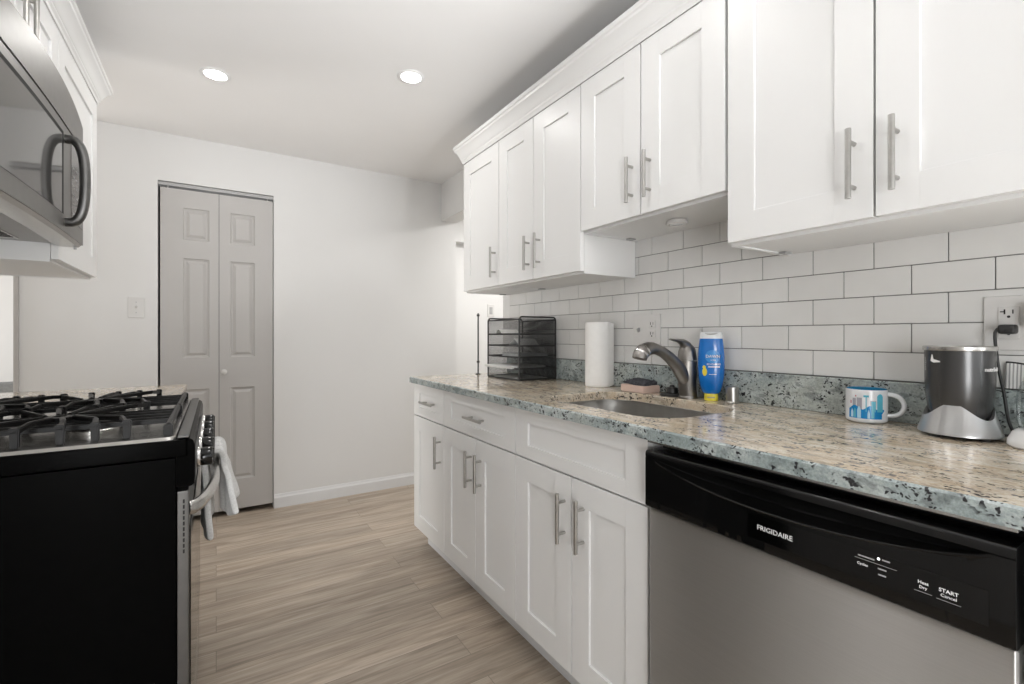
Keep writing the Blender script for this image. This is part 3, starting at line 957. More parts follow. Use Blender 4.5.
# ------------------------------------------------------------------ soap dish box with pad
bx = thing('soap_tray', 'pale pink tray box under a dark scouring pad, left of faucet', 'tray', (1.413, 1.302, ZC1))
a = math.radians(-4)
ax = (math.cos(a), math.sin(a), 0); ay = (-math.sin(a), math.cos(a), 0)
MB().obox((1.415, 1.306, ZC1 + 0.0143), (ax, ay, (0, 0, 1)), (0.044, 0.064, 0.0138), 0.003).build('box', M['pink'], bx)
def pad():
    mb = MB(); n = 14
    rows_t, rows_b = [], []
    for i in range(n + 1):
        rt, rb = [], []
        for j in range(n + 1):
            u = i / n - 0.5; v = j / n - 0.5
            x = 1.415 + u * 0.076 + 0.004 * math.sin(5 * v); y = 1.304 + v * 0.106 + 0.004 * math.sin(6 * u)
            w = mnoise.noise(Vector((u * 5, v * 5, 3))) * 0.004
            ed = min(1, (0.5 - max(abs(u), abs(v))) * 10)
            z = ZC1 + 0.0287 + 0.004 * max(0, v) * 2
            rt.append((x, y, z + 0.006 + 0.008 * ed ** 0.5 + w + 0.010 * (0.5 + u) * 0.6)); rb.append((x, y, z))
        rows_t.append(rt); rows_b.append(rb)
    mb.grid(rows_t); mb.grid([r[::-1] for r in rows_b])
    for i in range(n):
        for A, B in ((rows_t[i][0], rows_t[i + 1][0]), (rows_t[i][-1], rows_t[i + 1][-1])):
            k = 0 if A is rows_t[i][0] else -1
            mb.add([rows_t[i][k], rows_t[i + 1][k], rows_b[i + 1][k], rows_b[i][k]], [(0, 1, 2, 3)])
        for k in (0, -1):
            mb.add([rows_t[k][i], rows_t[k][i + 1], rows_b[k][i + 1], rows_b[k][i]], [(0, 1, 2, 3)])
    return mb
single('scouring_pad', pad(), M['scour'], 'dark grey scouring pad lying on the pink tray', 'scouring pad', (1.415, 1.304, ZC1 + 0.0285))

# ------------------------------------------------------------------ soap bottle (stands on its yellow cap)
def bottle():
    cx, cy = 1.432, 1.003
    rz = math.radians(-58)          # its broad face looks at the camera
    t = thing('dish_soap_bottle', 'blue dish soap bottle standing cap-down right of the faucet', 'soap bottle', (cx, cy, ZC1))
    ux, uy = Vector((math.cos(rz), math.sin(rz), 0)), None
    # width axis: perpendicular to the view direction
    view = Vector((cx, cy, 0)).normalized()
    W = Vector((view.y, -view.x, 0)); D = -view
    def P(w, d, z): 
        v = Vector((cx, cy, ZC1)) + W * w + D * d
        return (v.x, v.y, ZC1 + z)
    def loft(prof, seg=40, pw=2.5):
        rows = []
        for (w, d, z) in prof:
            row = []
            for k in range(seg):
                a = 2 * PI * k / seg
                ca, sa = math.cos(a), math.sin(a)
                row.append(P(w * math.copysign(abs(ca) ** (2 / pw), ca), d * math.copysign(abs(sa) ** (2 / pw), sa), z))
            rows.append(row)
        mb = MB(); mb.grid(rows, closed=True)
        mb.add(rows[0], [tuple(range(seg))[::-1]]); mb.add(rows[-1], [tuple(range(seg))])
        return mb
    body = [(0.021, 0.016, 0.024), (0.026, 0.018, 0.026), (0.031, 0.021, 0.034), (0.036, 0.023, 0.052), (0.0405, 0.025, 0.080), (0.0430, 0.0265, 0.115), (0.0425, 0.026, 0.150), (0.0400, 0.025, 0.180), (0.0365, 0.023, 0.2105)]
    loft(body).build('bottle_body', M['soap_blue'], t, sharp=50)
    top = [(0.0365, 0.023, 0.2105), (0.0362, 0.0228, 0.216), (0.036, 0.0225, 0.226), (0.034, 0.0205, 0.2325), (0.028, 0.016, 0.2335)]
    tp = loft(top).build('bottle_foot', M['soap_clear'], t, sharp=50)
    # dark curved grip slot of the foot
    mb = MB()
    pts = []
    for k in range(13):
        s = -1 + 2 * k / 12
        pts.append(P(0.022 * s, 0.0212 * (1 - 0.30 * s * s) + 0.0010, 0.2255 + 0.0035 * s * s))
    mb.tube(pts, [0.0006] + [0.0026] * 11 + [0.0006], 8)
    mb.build('grip_slot', M['plastic_grey'], tp)
    cap = [(0.017, 0.0155, 0.0004), (0.021, 0.0175, 0.0004), (0.0225, 0.0182, 0.003), (0.022, 0.018, 0.018), (0.021, 0.0172, 0.0235), (0.012, 0.010, 0.024)]
    loft(cap).build('cap', M['yellow'], t, sharp=50)
    def ysurf(w, z):
        pr = body
        for i in range(len(pr) - 1):
            if pr[i][2] <= z <= pr[i + 1][2]:
                f = (z - pr[i][2]) / (pr[i + 1][2] - pr[i][2])
                bw = pr[i][0] + (pr[i + 1][0] - pr[i][0]) * f; bd = pr[i][1] + (pr[i + 1][1] - pr[i][1]) * f
                q = max(0, 1 - abs(w / bw) ** 2.5)
                return bd * q ** (1 / 2.5)
        return 0.02
    def F(w0, z0):
        return lambda x, y, zz: P(w0 + x, ysurf(w0 + x, z0 + y) + 0.0006 + zz, z0 + y)
    def disc(w0, z0, rw, rh, col, off, n=22):
        mb = MB()
        verts = [P(w0, ysurf(w0, z0) + off, z0)]; faces = []
        for q in (0.5, 1.0):
            for k in range(n):
                a = 2 * PI * k / n
                w = w0 + rw * q * math.cos(a); z = z0 + rh * q * math.sin(a)
                verts.append(P(w, ysurf(w, z) + off, z))
        for k in range(n):
            k2 = (k + 1) % n
            faces += [(0, 1 + k, 1 + k2), (1 + k, 1 + n + k, 1 + n + k2, 1 + k2)]
        mb.add(verts, faces)
        return mb
    mb = disc(0.005, 0.150, 0.024, 0.022, None, 0.0003); mb.build('label_arch', M['soap_light'], t)
    mb = MB(); add_text(mb, 'DAWN', 0.0175, F(0.006, 0.150), fit=0.046, bold=True); mb.build('logo_shadow', M['navy'], t)
    mb = MB(); add_text(mb, 'DAWN', 0.0165, lambda x, y, z, f=F(0.0055, 0.1505): f(x, y, z + 0.0008), fit=0.043); mb.build('logo', M['white_print'], t)
    mb = MB(); add_text(mb, 'EZ-SQUEEZE', 0.0085, F(0.008, 0.124), fit=0.042, bold=True)
    add_text(mb, 'ULTRA', 0.005, F(0.006, 0.138), fit=0.016)
    mb.build('lettering', M['white_print'], t)
    def line(f, w, h, name, mat):
        n = 8
        q = MB(); q.grid([[f(-w / 2 + w * k / n, -h / 2, 0.0003), f(-w / 2 + w * k / n, h / 2, 0.0003)] for k in range(n + 1)])
        q.build(name, mat, t)
    line(F(0.009, 0.1155), 0.036, 0.0036, 'print_line', M['white_print'])
    line(F(0.006, 0.090), 0.024, 0.0016, 'print_line', M['white_print'])
    mb = disc(-0.020, 0.098, 0.0075, 0.014, None, 0.0008)
    b2 = disc(-0.0215, 0.114, 0.005, 0.006, None, 0.0008); mb.add(b2.v, b2.f)
    mb.build('yellow_patch', M['yellow'], t)
    # print on the cap
    capF = lambda x, y, zz: P(x, 0.0181 * max(0, 1 - abs(x / 0.0222) ** 2.5) ** 0.4 + 0.0006 + zz, 0.0115 + y)
    line(capF, 0.024, 0.0035, 'cap_print', M['grey_print'])
bottle()

# ------------------------------------------------------------------ paper towel roll
pt = thing('paper_towel_roll', 'white paper towel roll standing against the tiled wall', 'paper towels', (1.412, 1.545, ZC1))
mb = MB().lathe([(0.020, 0), (0.052, 0), (0.0545, 0.003), (0.055, 0.010), (0.0552, 0.268), (0.0545, 0.275), (0.052, 0.278), (0.020, 0.278), (0.020, 0.0)], (1.412, 1.545, ZC1 + 0.0004), 48)
mb.build('roll', M['tissue'], pt)
MB().lathe([(0.0195, 0.001), (0.0195, 0.2785), (0.018, 0.2785), (0.018, 0.001)], (1.412, 1.545, ZC1 + 0.0004), 32).build('core', plain('cardboard', (0.42, 0.33, 0.24), 0.8), pt)
rows = []
for k in range(10):
    s = k / 9
    x = 1.412 + 0.0556 * math.cos(-1.0 + 0.9 * s) + 0.0; y = 1.545 + 0.0556 * math.sin(-1.0 - 0.5 * s) - 0.006 * s * s
    x = 1.412 + (0.0556 + 0.010 * s * s) * math.cos(-0.55 - 0.75 * (1 - s)); y = 1.545 + (0.0556 + 0.018 * s * s) * math.sin(-0.55 - 0.75 * (1 - s))
    rows.append([(x, y, ZC1 + 0.002 + 0.004 * s), (x, y, ZC1 + 0.14), (x, y, ZC1 + 0.276 - 0.003 * s)])
mb = MB(); mb.grid(rows); mb.grid([[(p[0] + 0.0008, p[1] - 0.0008, p[2]) for p in r][::-1] for r in rows])
mb.build('loose_sheet', M['tissue'], pt)

# ------------------------------------------------------------------ black mesh desk organizer
OX0, OX1, OY0, OY1, OZ0, OZ1 = 1.242, 1.462, 1.914, 2.222, ZC1 + 0.001, 1.226
og = thing('desk_organizer', 'black wire mesh five-tier desk organizer on far end of countertop', 'desk organizer', ((OX0 + OX1) / 2, (OY0 + OY1) / 2, ZC1))
def side_loop(y, x0=OX0, x1=OX1):
    r = 0.016; pts = [(x0, y, OZ0 + 0.004)]
    pts += [(x0, y, OZ1 - r)]
    for k in range(1, 6):
        a = PI - PI / 2 * k / 5
        pts.append((x0 + r + r * math.cos(a), y, OZ1 - r + r * math.sin(a)))
    for k in range(0, 6):
        a = PI / 2 - PI / 2 * k / 5
        pts.append((x1 - r + r * math.cos(a), y, OZ1 - r + r * math.sin(a)))
    pts.append((x1, y, OZ0 + 0.004))
    return pts
for y in (OY0, OY1):
    mb = MB(); mb.tube(side_loop(y), 0.0042, 8)
    mb.tube([(OX0, y, OZ0 + 0.005), (OX1, y, OZ0 + 0.005)], 0.004, 8)
    fr = mb.build('side_frame', M['wire'], og)
    m2 = MB(); m2.add([(OX0 + .002, y, OZ0 + .006), (OX1 - .002, y, OZ0 + .006), (OX1 - .002, y, OZ1 - .006), (OX0 + .002, y, OZ1 - .006)], [(0, 1, 2, 3)])
    m2.build('side_mesh', M['mesh'], fr)
mb = MB(); mb.add([(OX1, OY0, OZ0 + .006), (OX1, OY1, OZ0 + .006), (OX1, OY1, OZ1 - .01), (OX1, OY0, OZ1 - .01)], [(0, 1, 2, 3)])
mb.build('back_mesh', M['mesh'], og)
TRAYS = [0.922, 0.976, 1.032, 1.088, 1.146]
for i, z in enumerate(TRAYS + [1.178]):
    if i == 5:
        for x in (OX0 + 0.001, OX1): MB().tube([(x, OY0, OZ1 - 0.012), (x, OY1, OZ1 - 0.012)], 0.0036, 8).build('top_rail', M['wire'], og)
        continue
    mb = MB()
    h = 0.008 if i else 0.010
    for (p, q) in (((OX0, OY0), (OX0, OY1)), ((OX0, OY1), (OX1, OY1)), ((OX1, OY1), (OX1, OY0)), ((OX1, OY0), (OX0, OY0))):
        mb.obox(((p[0] + q[0]) / 2, (p[1] + q[1]) / 2, z - h / 2), ((q[0] - p[0], q[1] - p[1], 0), (p[1] - q[1], q[0] - p[0], 0), (0, 0, 1)), (math.hypot(q[0] - p[0], q[1] - p[1]) / 2 + 0.001, 0.0018, h / 2), 0.001)
    tr = mb.build('tray', M['wire'], og)
    m2 = MB(); m2.add([(OX0, OY0, z - h), (OX1, OY0, z - h), (OX1, OY1, z - h), (OX0, OY1, z - h)], [(0, 1, 2, 3)])
    m2.build('tray_mesh', M['mesh'], tr)
# papers in the trays
def sheet_stack(x0, x1, y0, y1, z, n, rot, mat, label, warp=0.0, group=None):
    mb = MB()
    cx, cy = (x0 + x1) / 2, (y0 + y1) / 2
    for k in range(n):
        a = rot + random.uniform(-0.05, 0.05)
        jx, jy = random.uniform(-.003, .003), random.uniform(-.003, .003)
        zz = z + k * 0.0016
        mb.obox((cx + jx, cy + jy, zz + 0.0008), ((math.cos(a), math.sin(a), 0), (-math.sin(a), math.cos(a), warp), (0, 0, 1)), ((x1 - x0) / 2, (y1 - y0) / 2, 0.0007))
    return single('paper_stack', mb, mat, label, 'papers', (cx, cy, z), group)
sheet_stack(1.250, 1.44, 1.95, 2.19, 0.9150, 4, 0.02, M['paper'], 'white papers in the bottom tray of the desk organizer')
sheet_stack(1.215, 1.43, 1.96, 2.205, 0.9705, 8, 0.06, M['paper'], 'white papers in the second tray up, sticking out at the front', group=None)
sheet_stack(1.262, 1.44, 1.945, 2.11, 1.0255, 12, -0.04, M['paper_grey'], 'grey folded papers in the middle tray of the desk organizer')
sheet_stack(1.27, 1.43, 1.95, 2.10, 1.0815, 3, 0.03, M['paper_grey'], 'few grey sheets in the fourth tray up of the desk organizer')
def envelope(cx, cy, z, w, l, h, label, mat):
    """letter folded into a low arch"""
    mb = MB(); rows = []
    n = 12
    for i in range(n + 1):
        s = -1 + 2 * i / n
        zz = z + h * (1 - abs(s) ** 1.3) + 0.0015
        rows.append([(cx - w / 2, cy + s * l / 2, zz), (cx + w / 2, cy + s * l / 2 + 0.01, zz)])
    mb.grid(rows); mb.grid([[(p[0], p[1], p[2] - 0.0014) for p in r][::-1] for r in rows])
    return single('folded_letter', mb, mat, label, 'letter', (cx, cy, z))
envelope(1.33, 2.00, 1.0875, 0.13, 0.09, 0.030, 'white letter folded into an arch in the fourth tray up', M['paper'])
envelope(1.32, 2.14, 1.1395, 0.12, 0.075, 0.026, 'white folded letter in the top tray of the desk organizer', M['paper'])
# rod at the far end of the counter
rd = thing('metal_rod', 'thin black metal rod with two collars at far end of countertop', 'rod', (1.268, 2.385, ZC1))
MB().lathe([(0, 0), (0.016, 0), (0.016, 0.003), (0.006, 0.006), (0, 0.006)], (1.268, 2.385, ZC1 + 0.0003), 20).build('foot', M['wire'], rd)
MB().cyl((1.268, 2.385, ZC1 + 0.005), (1.268, 2.385, 1.262), 0.0042, 12, bev=0.001).build('shaft', M['wire'], rd)
for z in (1.250, 0.985):
    MB().lathe([(0.004, -0.006), (0.0085, -0.005), (0.0085, 0.005), (0.004, 0.006)], (1.268, 2.385, z), 16).build('collar', M['wire'], rd)

# ------------------------------------------------------------------ mug
def mug():
    cx, cy, r, h = 1.418, 0.5435, 0.0443, 0.085
    t = thing('mug', 'white mug with blue skyline print in front of the granite backsplash', 'mug', (cx, cy, ZC1))
    z = ZC1 + 0.0004
    mb = MB().lathe([(0, 0), (0.036, 0), (0.0385, 0.001), (0.0435, 0.004), (r, 0.009), (r, h - 0.004), (r - 0.0006, h - 0.0012)], (cx, cy, z), 48)
    mb.build('mug_body', M['mug'], t, sharp=60)
    MB().lathe([(r - 0.0006, h - 0.0012), (r - 0.0025, h), (r - 0.0042, h - 0.002), (r - 0.0045, 0.012), (0.034, 0.005), (0, 0.005)], (cx, cy, z), 48).build('mug_lining', M['mug_in'], t, sharp=60)
    # direction to the camera, and the handle a quarter turn to the right of it
    va = math.atan2(-cy, -cx)
    ha = va + math.radians(82)
    dx, dy = math.cos(ha), math.sin(ha)
    pts = []
    for k in range(17):
        s = k / 16
        a = PI / 2 - PI * s
        out = r - 0.003 + 0.034 * max(0, math.cos(a)) ** 0.75
        zz = z + 0.046 + 0.0270 * math.sin(a)
        pts.append((cx + dx * out, cy + dy * out, zz))
    MB().tube(pts, 0.0055, 12, flat=(1.0, 1.35)).build('mug_handle', M['mug'], t, sharp=60)
    # print, wrapped on the wall; angle measured from the camera direction
    def W(u, v, off=0.0004):
        a = va + u / r
        return (cx + (r + off) * math.cos(a), cy + (r + off) * math.sin(a), z + v)
    def patch(parts, mat, name, off):
        mb = MB()
        for (u0, u1, f0, f1) in parts:
            n = max(2, int(abs(u1 - u0) / 0.0025))
            rows = []
            for k in range(n + 1):
                u = u0 + (u1 - u0) * k / n
                a = f0(u) if callable(f0) else f0; b_ = f1(u) if callable(f1) else f1
                rows.append([W(u, a, off), W(u, b_, off)])
            mb.grid(rows)
        mb.build(name, mat, t)
    arch = lambda c, w, top: (lambda u: top - (abs(u - c) / w) ** 2.2 * 0.016)
    patch([(-0.030, -0.022, 0.035, 0.062), (-0.020, -0.009, 0.035, 0.064), (0.008, 0.020, 0.035, 0.058)], M['mug_d'], 'print_grey_towers', 0.0004)
    patch([(-0.0015, 0.0005, 0.03, 0.066), (-0.006, 0.005, 0.066, 0.071), (0.022, 0.036, 0.03, lambda u: 0.075 - ((u - 0.029) / 0.007) ** 2 * 0.006), (0.010, 0.019, 0.03, 0.056)], M['mug_b'], 'print_teal_towers', 0.0006)
    patch([(-0.0235, -0.021, 0.066, 0.070), (-0.036, -0.033, 0.048, 0.056)], M['mug_e'], 'print_red_dots', 0.0005)
    patch([(-0.040, 0.034, 0.012, lambda u: 0.040 + 0.005 * math.sin(u * 190)), (0.030, 0.040, lambda u: 0.020 + (u - 0.03) * 1.2, lambda u: 0.036)], M['mug_a'], 'print_blue_bay', 0.0005)
    patch([(-0.034, -0.028, 0.014, arch(-0.031, 0.004, 0.036)), (-0.019, -0.011, 0.013, arch(-0.015, 0.005, 0.043)), (0.002, 0.007, 0.013, arch(0.0045, 0.003, 0.036))], M['mug_c'], 'print_pale_arches', 0.0008)
    patch([(-0.027, -0.022, 0.014, arch(-0.024, 0.004, 0.038))], M['mug_b'], 'print_teal_arch', 0.0008)
    patch([(0.010, 0.016, 0.014, arch(0.013, 0.004, 0.038))], M['mug_b'], 'print_teal_arch', 0.0008)
mug()

# ------------------------------------------------------------------ blender base
def blender_base():
    cx, cy = 1.386, 0.3565
    t = thing('blender', 'dark grey and silver personal blender base beside the mug', 'blender', (cx, cy, ZC1))
    z = ZC1 + 0.0075
    va = math.atan2(-cy, -cx)
    n = 64
    # silver base with a wave cut upper edge
    def wave(a):
        d = (a - va + PI) % (2 * PI) - PI
        return 0.052 + 0.016 * math.cos(3.0 * (d + math.radians(12)))
    rows = []
    for f in [0, 0.02, 0.12, 0.3, 0.5, 0.7, 0.85, 1.0]:
        row = []
        for k in range(n):
            a = 2 * PI * k / n
            hh = wave(a) * f
            rad = 0.0725 - 0.021 * (max(0.0, hh) / 0.075) ** 0.75 if f > 0.03 else 0.0700
            row.append((cx + rad * math.cos(a), cy + rad * math.sin(a), z + hh))
        rows.append(row)
    rows.append([(cx + 0.0520 * math.cos(2 * PI * k / n), cy + 0.0520 * math.sin(2 * PI * k / n), z + wave(2 * PI * k / n) - 0.004) for k in range(n)])
    mb = MB(); mb.grid(rows, closed=True); mb.add(rows[0], [tuple(range(n))[::-1]])
    mb.build('base', M['silver'], t, sharp=60)
    prof = [(0.020, 0.010), (0.040, 0.018), (0.0480, 0.034), (0.0530, 0.055), (0.0565, 0.085), (0.0580, 0.120), (0.0585, 0.181)]
    bd = MB().lathe(prof, (cx, cy, z), n); bd.build('housing', M['cup_grey'], t, sharp=60)
    MB().lathe([(0.0583, 0.1800), (0.0605, 0.1808), (0.0612, 0.184), (0.0612, 0.1890), (0.0595, 0.1905), (0.056, 0.1900), (0.0555, 0.185), (0.054, 0.16), (0, 0.155)], (cx, cy, z), n).build('rim', M['steel_plain'], t, sharp=40)
    for k in range(4):
        a = va + PI / 4 + k * PI / 2
        MB().lathe([(0, 0), (0.009, 0), (0.009, 0.0085), (0, 0.0085)], (cx + 0.055 * math.cos(a), cy + 0.055 * math.sin(a), ZC1 + 0.0002), 16).build('foot', M['rubber'], t)
    MB().lathe([(0, 0), (0.064, 0), (0.067, 0.003), (0.06, 0.004), (0, 0.004)], (cx, cy, ZC1 + 0.0045), 40).build('underside', M['black_plastic'], t)
    def W(a0, z0, r):
        return lambda x, y, zz: (cx + (r + 0.0006 + zz) * math.cos(va + a0 + x / r), cy + (r + 0.0006 + zz) * math.sin(va + a0 + x / r), z + z0 + y)
    mb = MB(); add_text(mb, 'nutribullet', 0.0125, W(math.radians(66), 0.142, 0.0584), fit=0.050, bold=True)
    mb.build('lettering', M['white_print'], t)
    mb = MB(); f = W(math.radians(-44), 0.160, 0.0585)
    # small white bird-like mark
    for pts in ([(-0.004, 0.012), (-0.0015, 0.012), (0.001, 0.001), (-0.007, -0.002)], [(-0.007, -0.002), (0.002, 0.0015), (0.014, -0.002), (0.014, -0.0045), (0.0, -0.006)]):
        mb.add([f(x, y, 0.0002) for x, y in pts], [tuple(range(len(pts)))])
    mb.build('emblem', M['white_print'], t)
    mb = MB(); f = W(math.radians(-68), 0.152, 0.0585)
    for k in range(6):
        mb.add([f(x, y, 0.0002) for x, y in ((-0.004, 0.010 - k * 0.005), (0.002 + (k % 3) * 0.001, 0.010 - k * 0.005), (0.002 + (k % 3) * 0.001, 0.012 - k * 0.005), (-0.004, 0.012 - k * 0.005))], [(0, 1, 2, 3)])
    mb.build('small_print', M['grey_print'], t)
    # power cord up to the wall outlet
    pl = MB().box(TX - 0.040, TX - 0.0095, 0.283, 0.311, 1.138, 1.159, 0.005).build('plug', M['cord'], t)
    path = [(TX - 0.030, 0.308, 1.149), (TX - 0.034, 0.313, 1.147), (TX - 0.037, 0.3145, 1.130), (TX - 0.040, 0.309, 1.07), (TX - 0.040, 0.300, 1.01), (TX - 0.042, 0.293, 0.955), (TX - 0.048, 0.284, 0.927), (cx + 0.050, 0.283, 0.921), (cx + 0.042, 0.312, 0.922)]
    P = [Vector(p) for p in path]; sm = []
    for i in range(len(P) - 1):
        p0 = P[max(0, i - 1)]; p1 = P[i]; p2 = P[i + 1]; p3 = P[min(len(P) - 1, i + 2)]
        for k in range(6):
            s = k / 6
            sm.append(0.5 * ((2 * p1) + (p2 - p0) * s + (2 * p0 - 5 * p1 + 4 * p2 - p3) * s * s + (3 * p1 - p0 - 3 * p2 + p3) * s ** 3))
    sm.append(P[-1])
    MB().tube(sm, 0.0030, 10).build('power_cord', M['cord'], t)
blender_base()

# ------------------------------------------------------------------ white-based clear dome at the right edge
dm = thing('glass_dome_jar', 'white-based clear dome jar cut by the right edge of the photo', 'jar', (1.362, 0.219, ZC1))
MB().lathe([(0, 0), (0.054, 0), (0.058, 0.004), (0.0575, 0.014), (0.050, 0.030), (0.042, 0.036), (0, 0.037)], (1.362, 0.219, ZC1 + 0.0004), 48).build('base', M['white_gloss'], dm)
MB().lathe([(0.040, 0.036), (0.044, 0.050), (0.045, 0.075), (0.044, 0.105), (0.038, 0.128), (0.024, 0.143), (0, 0.149)], (1.362, 0.219, ZC1), 48).build('dome', M['dome'], dm, sharp=70)
MB().lathe([(0.0, 0.037), (0.006, 0.038), (0.005, 0.075), (0, 0.077)], (1.362, 0.219, ZC1), 24).build('spindle', M['steel_plain'], dm)
# striped pot cloth leaning behind it
mb = MB(); rows = []
for i in range(13):
    s = i / 12
    y = 0.303 - 0.060 * s
    zt = 1.076 - 0.016 * s * s; zb = TZ0 - 0.0002
    rib = 0.0010 * math.sin(s * 60)
    rows.append([(TX - 0.014 + rib, y, zb), (TX - 0.0105 + rib, y, (zb + zt) / 2), (TX - 0.0072 + rib, y, zt)])
mb.grid(rows); mb.grid([[(p[0] + 0.003, p[1], p[2]) for p in r][::-1] for r in rows])
def ribbed():
    m, nt, b = new_mat('ribbed_paper')
    v = objcoord(nt)
    w = node(nt, 'ShaderNodeTexWave', wave_type='BANDS', bands_direction='Y', i_Scale=55.0, i_Distortion=0.6)
    nt.links.new(v, w.inputs['Vector'])
    nt.links.new(ramp(nt, w.outputs['Fac'], [(0.25, (0.34, 0.34, 0.34)), (0.55, (0.75, 0.75, 0.74))]), b.inputs['Base Color'])
    b.inputs['Roughness'].default_value = 0.7
    return m
clo = thing('napkin_pack', 'white ribbed packet with black edges on the granite ledge behind the blender cord', 'packet', (TX - 0.012, 0.28, TZ0 - 0.001))
mb.build('packet', ribbed(), clo)
MB().tube([r[2] for r in rows], 0.0018, 8).build('top_edge', M['wire'], clo)
MB().tube([r[0] for r in rows], 0.0018, 8).build('bottom_edge', M['wire'], clo)

# ------------------------------------------------------------------ dishwasher
def dishwasher():
    Y0, Y1 = 0.164, 0.7845
    t = thing('dishwasher', 'stainless dishwasher with black control panel under the countertop', 'dishwasher', (1.19, (Y0 + Y1) / 2, 0))
    # tub
    mb = MB(); mb.box(0.935, 1.48, Y0 + 0.006, Y1 + 0.004, 0.10, 0.868); mb.build('tub', M['black_plastic'], t)
    MB().box(0.9355, 0.95, Y0 + 0.006, Y1 + 0.004, 0.0, 0.0995).build('toe_panel', M['black_plastic'], t)
    MB().box(0.886, 0.935, Y0 + 0.006, Y1 + 0.010, 0.8765, 0.8825, 0.001).build('top_trim', M['steel_plain'], t)
    # stainless door
    MB().box(0.876, 0.934, Y0 + 0.004, Y1 - 0.004, 0.105, 0.7285, 0.006, seg=3).build('door', M['steel_dw'], t)
    # control panel: conforming grid around the lens shaped pocket
    XF = 0.866; zB, zTp = 0.729, 0.863
    ya, yb = 0.193, 0.757
    NJ = 120
    def arc(y):
        s = (y - ya) / (yb - ya)
        if s <= 0 or s >= 1: return 0.846
        return 0.846 - 0.038 * (4 * s * (1 - s)) ** 0.8
    def top(y): return 0.8475
    rows_def = []
    ys = [Y0 + 0.004 + (Y1 - Y0 - 0.006) * j / NJ for j in range(NJ + 1)]
    rows = []
    # bottom return
    rows.append([(XF + 0.055, y, zB) for y in ys]); rows.append([(XF + 0.004, y, zB) for y in ys]); rows.append([(XF, y, zB + 0.004) for y in ys])
    for f in (0.3, 0.6, 0.85, 0.95): rows.append([(XF, y, zB + (arc(y) - zB) * f) for y in ys])
    def dep(y): return min(1.0, max(0.0, (top(y) - arc(y)) / 0.036))
    rows.append([(XF - 0.0050 * dep(y), y, arc(y) - 0.0040) for y in ys])
    rows.append([(XF - 0.0062 * dep(y), y, arc(y) - 0.0015) for y in ys])
    rows.append([(XF - 0.0050 * dep(y), y, arc(y)) for y in ys])
    for f, d in ((0.02, 0.003), (0.05, 0.012), (0.10, 0.020), (0.2, 0.027), (0.4, 0.028), (0.6, 0.024), (0.8, 0.014), (0.95, 0.003), (1.0, 0.0)):
        rows.append([(XF + d * dep(y), y, arc(y) + (top(y) + 0.0005 - arc(y)) * f) for y in ys])
    for (dx, z) in ((0.0, 0.856), (0.0015, 0.8605), (0.005, 0.8625), (0.055, 0.863)):
        rows.append([(XF + dx, y, z) for y in ys])
    mb = MB(); mb.grid(rows)
    for k in (0, -1):
        mb.add([r[k] for r in rows], [tuple(range(len(rows)))])
    pn = mb.build('control_panel', M['black_gloss'], t, sharp=45)
    # display strip
    m2 = MB(); m2.box(XF - 0.0006, XF + 0.002, 0.193, 0.528, 0.749, 0.797, 0.0003); m2.build('display_strip', plain('display_black', (0.0015, 0.0015, 0.0015), 0.08), pn)
    X2 = XF - 0.0008
    fx = lambda y0, z0: (lambda x, y, z: (X2 - z, y0 - x, z0 + y))
    mb = MB(); add_text(mb, 'FRIGIDAIRE', 0.010, fx(0.476, 0.7735), fit=0.064); mb.build('lettering', M['white_print'], pn)
    mb = MB()
    add_text(mb, 'START', 0.0065, fx(0.2335, 0.7765), fit=0.021, bold=True); add_text(mb, 'Cancel', 0.005, fx(0.2335, 0.7695), fit=0.017)
    mb.build('button_lettering', M['white_print'], pn); mb = MB()
    add_text(mb, 'Heat', 0.005, fx(0.2615, 0.7775), fit=0.012, bold=True); add_text(mb, 'Dry', 0.005, fx(0.2615, 0.7705), fit=0.009, bold=True)
    mb.build('button_lettering', M['white_print'], pn); mb = MB()
    add_text(mb, 'Cycles', 0.005, fx(0.337, 0.7738), fit=0.0145, bold=True)
    mb.build('button_lettering', M['white_print'], pn)
    mb = MB()
    for (y, z, w) in ((0.332, 0.7855, 0.022), (0.306, 0.7895, 0.010), (0.311, 0.7745, 0.011), (0.311, 0.7655, 0.010)):
        mb.box(X2 - 0.0003, X2 + 0.0002, y - w / 2, y + w / 2, z, z + 0.0022)
    for (y, z, w) in ((0.2335, 0.7625, 0.026), (0.2615, 0.7635, 0.020), (0.32, 0.7815, 0.055)):
        mb.box(X2 - 0.0003, X2 + 0.0002, y - w / 2, y + w / 2, z, z + 0.0006)
    mb.build('small_print', M['grey_print'], pn)
    MB().cyl((X2 - 0.0006, 0.3155, 0.7905), (X2 + 0.0006, 0.3155, 0.7905), 0.0018, 14).build('indicator_light', M['led'], pn)
dishwasher()

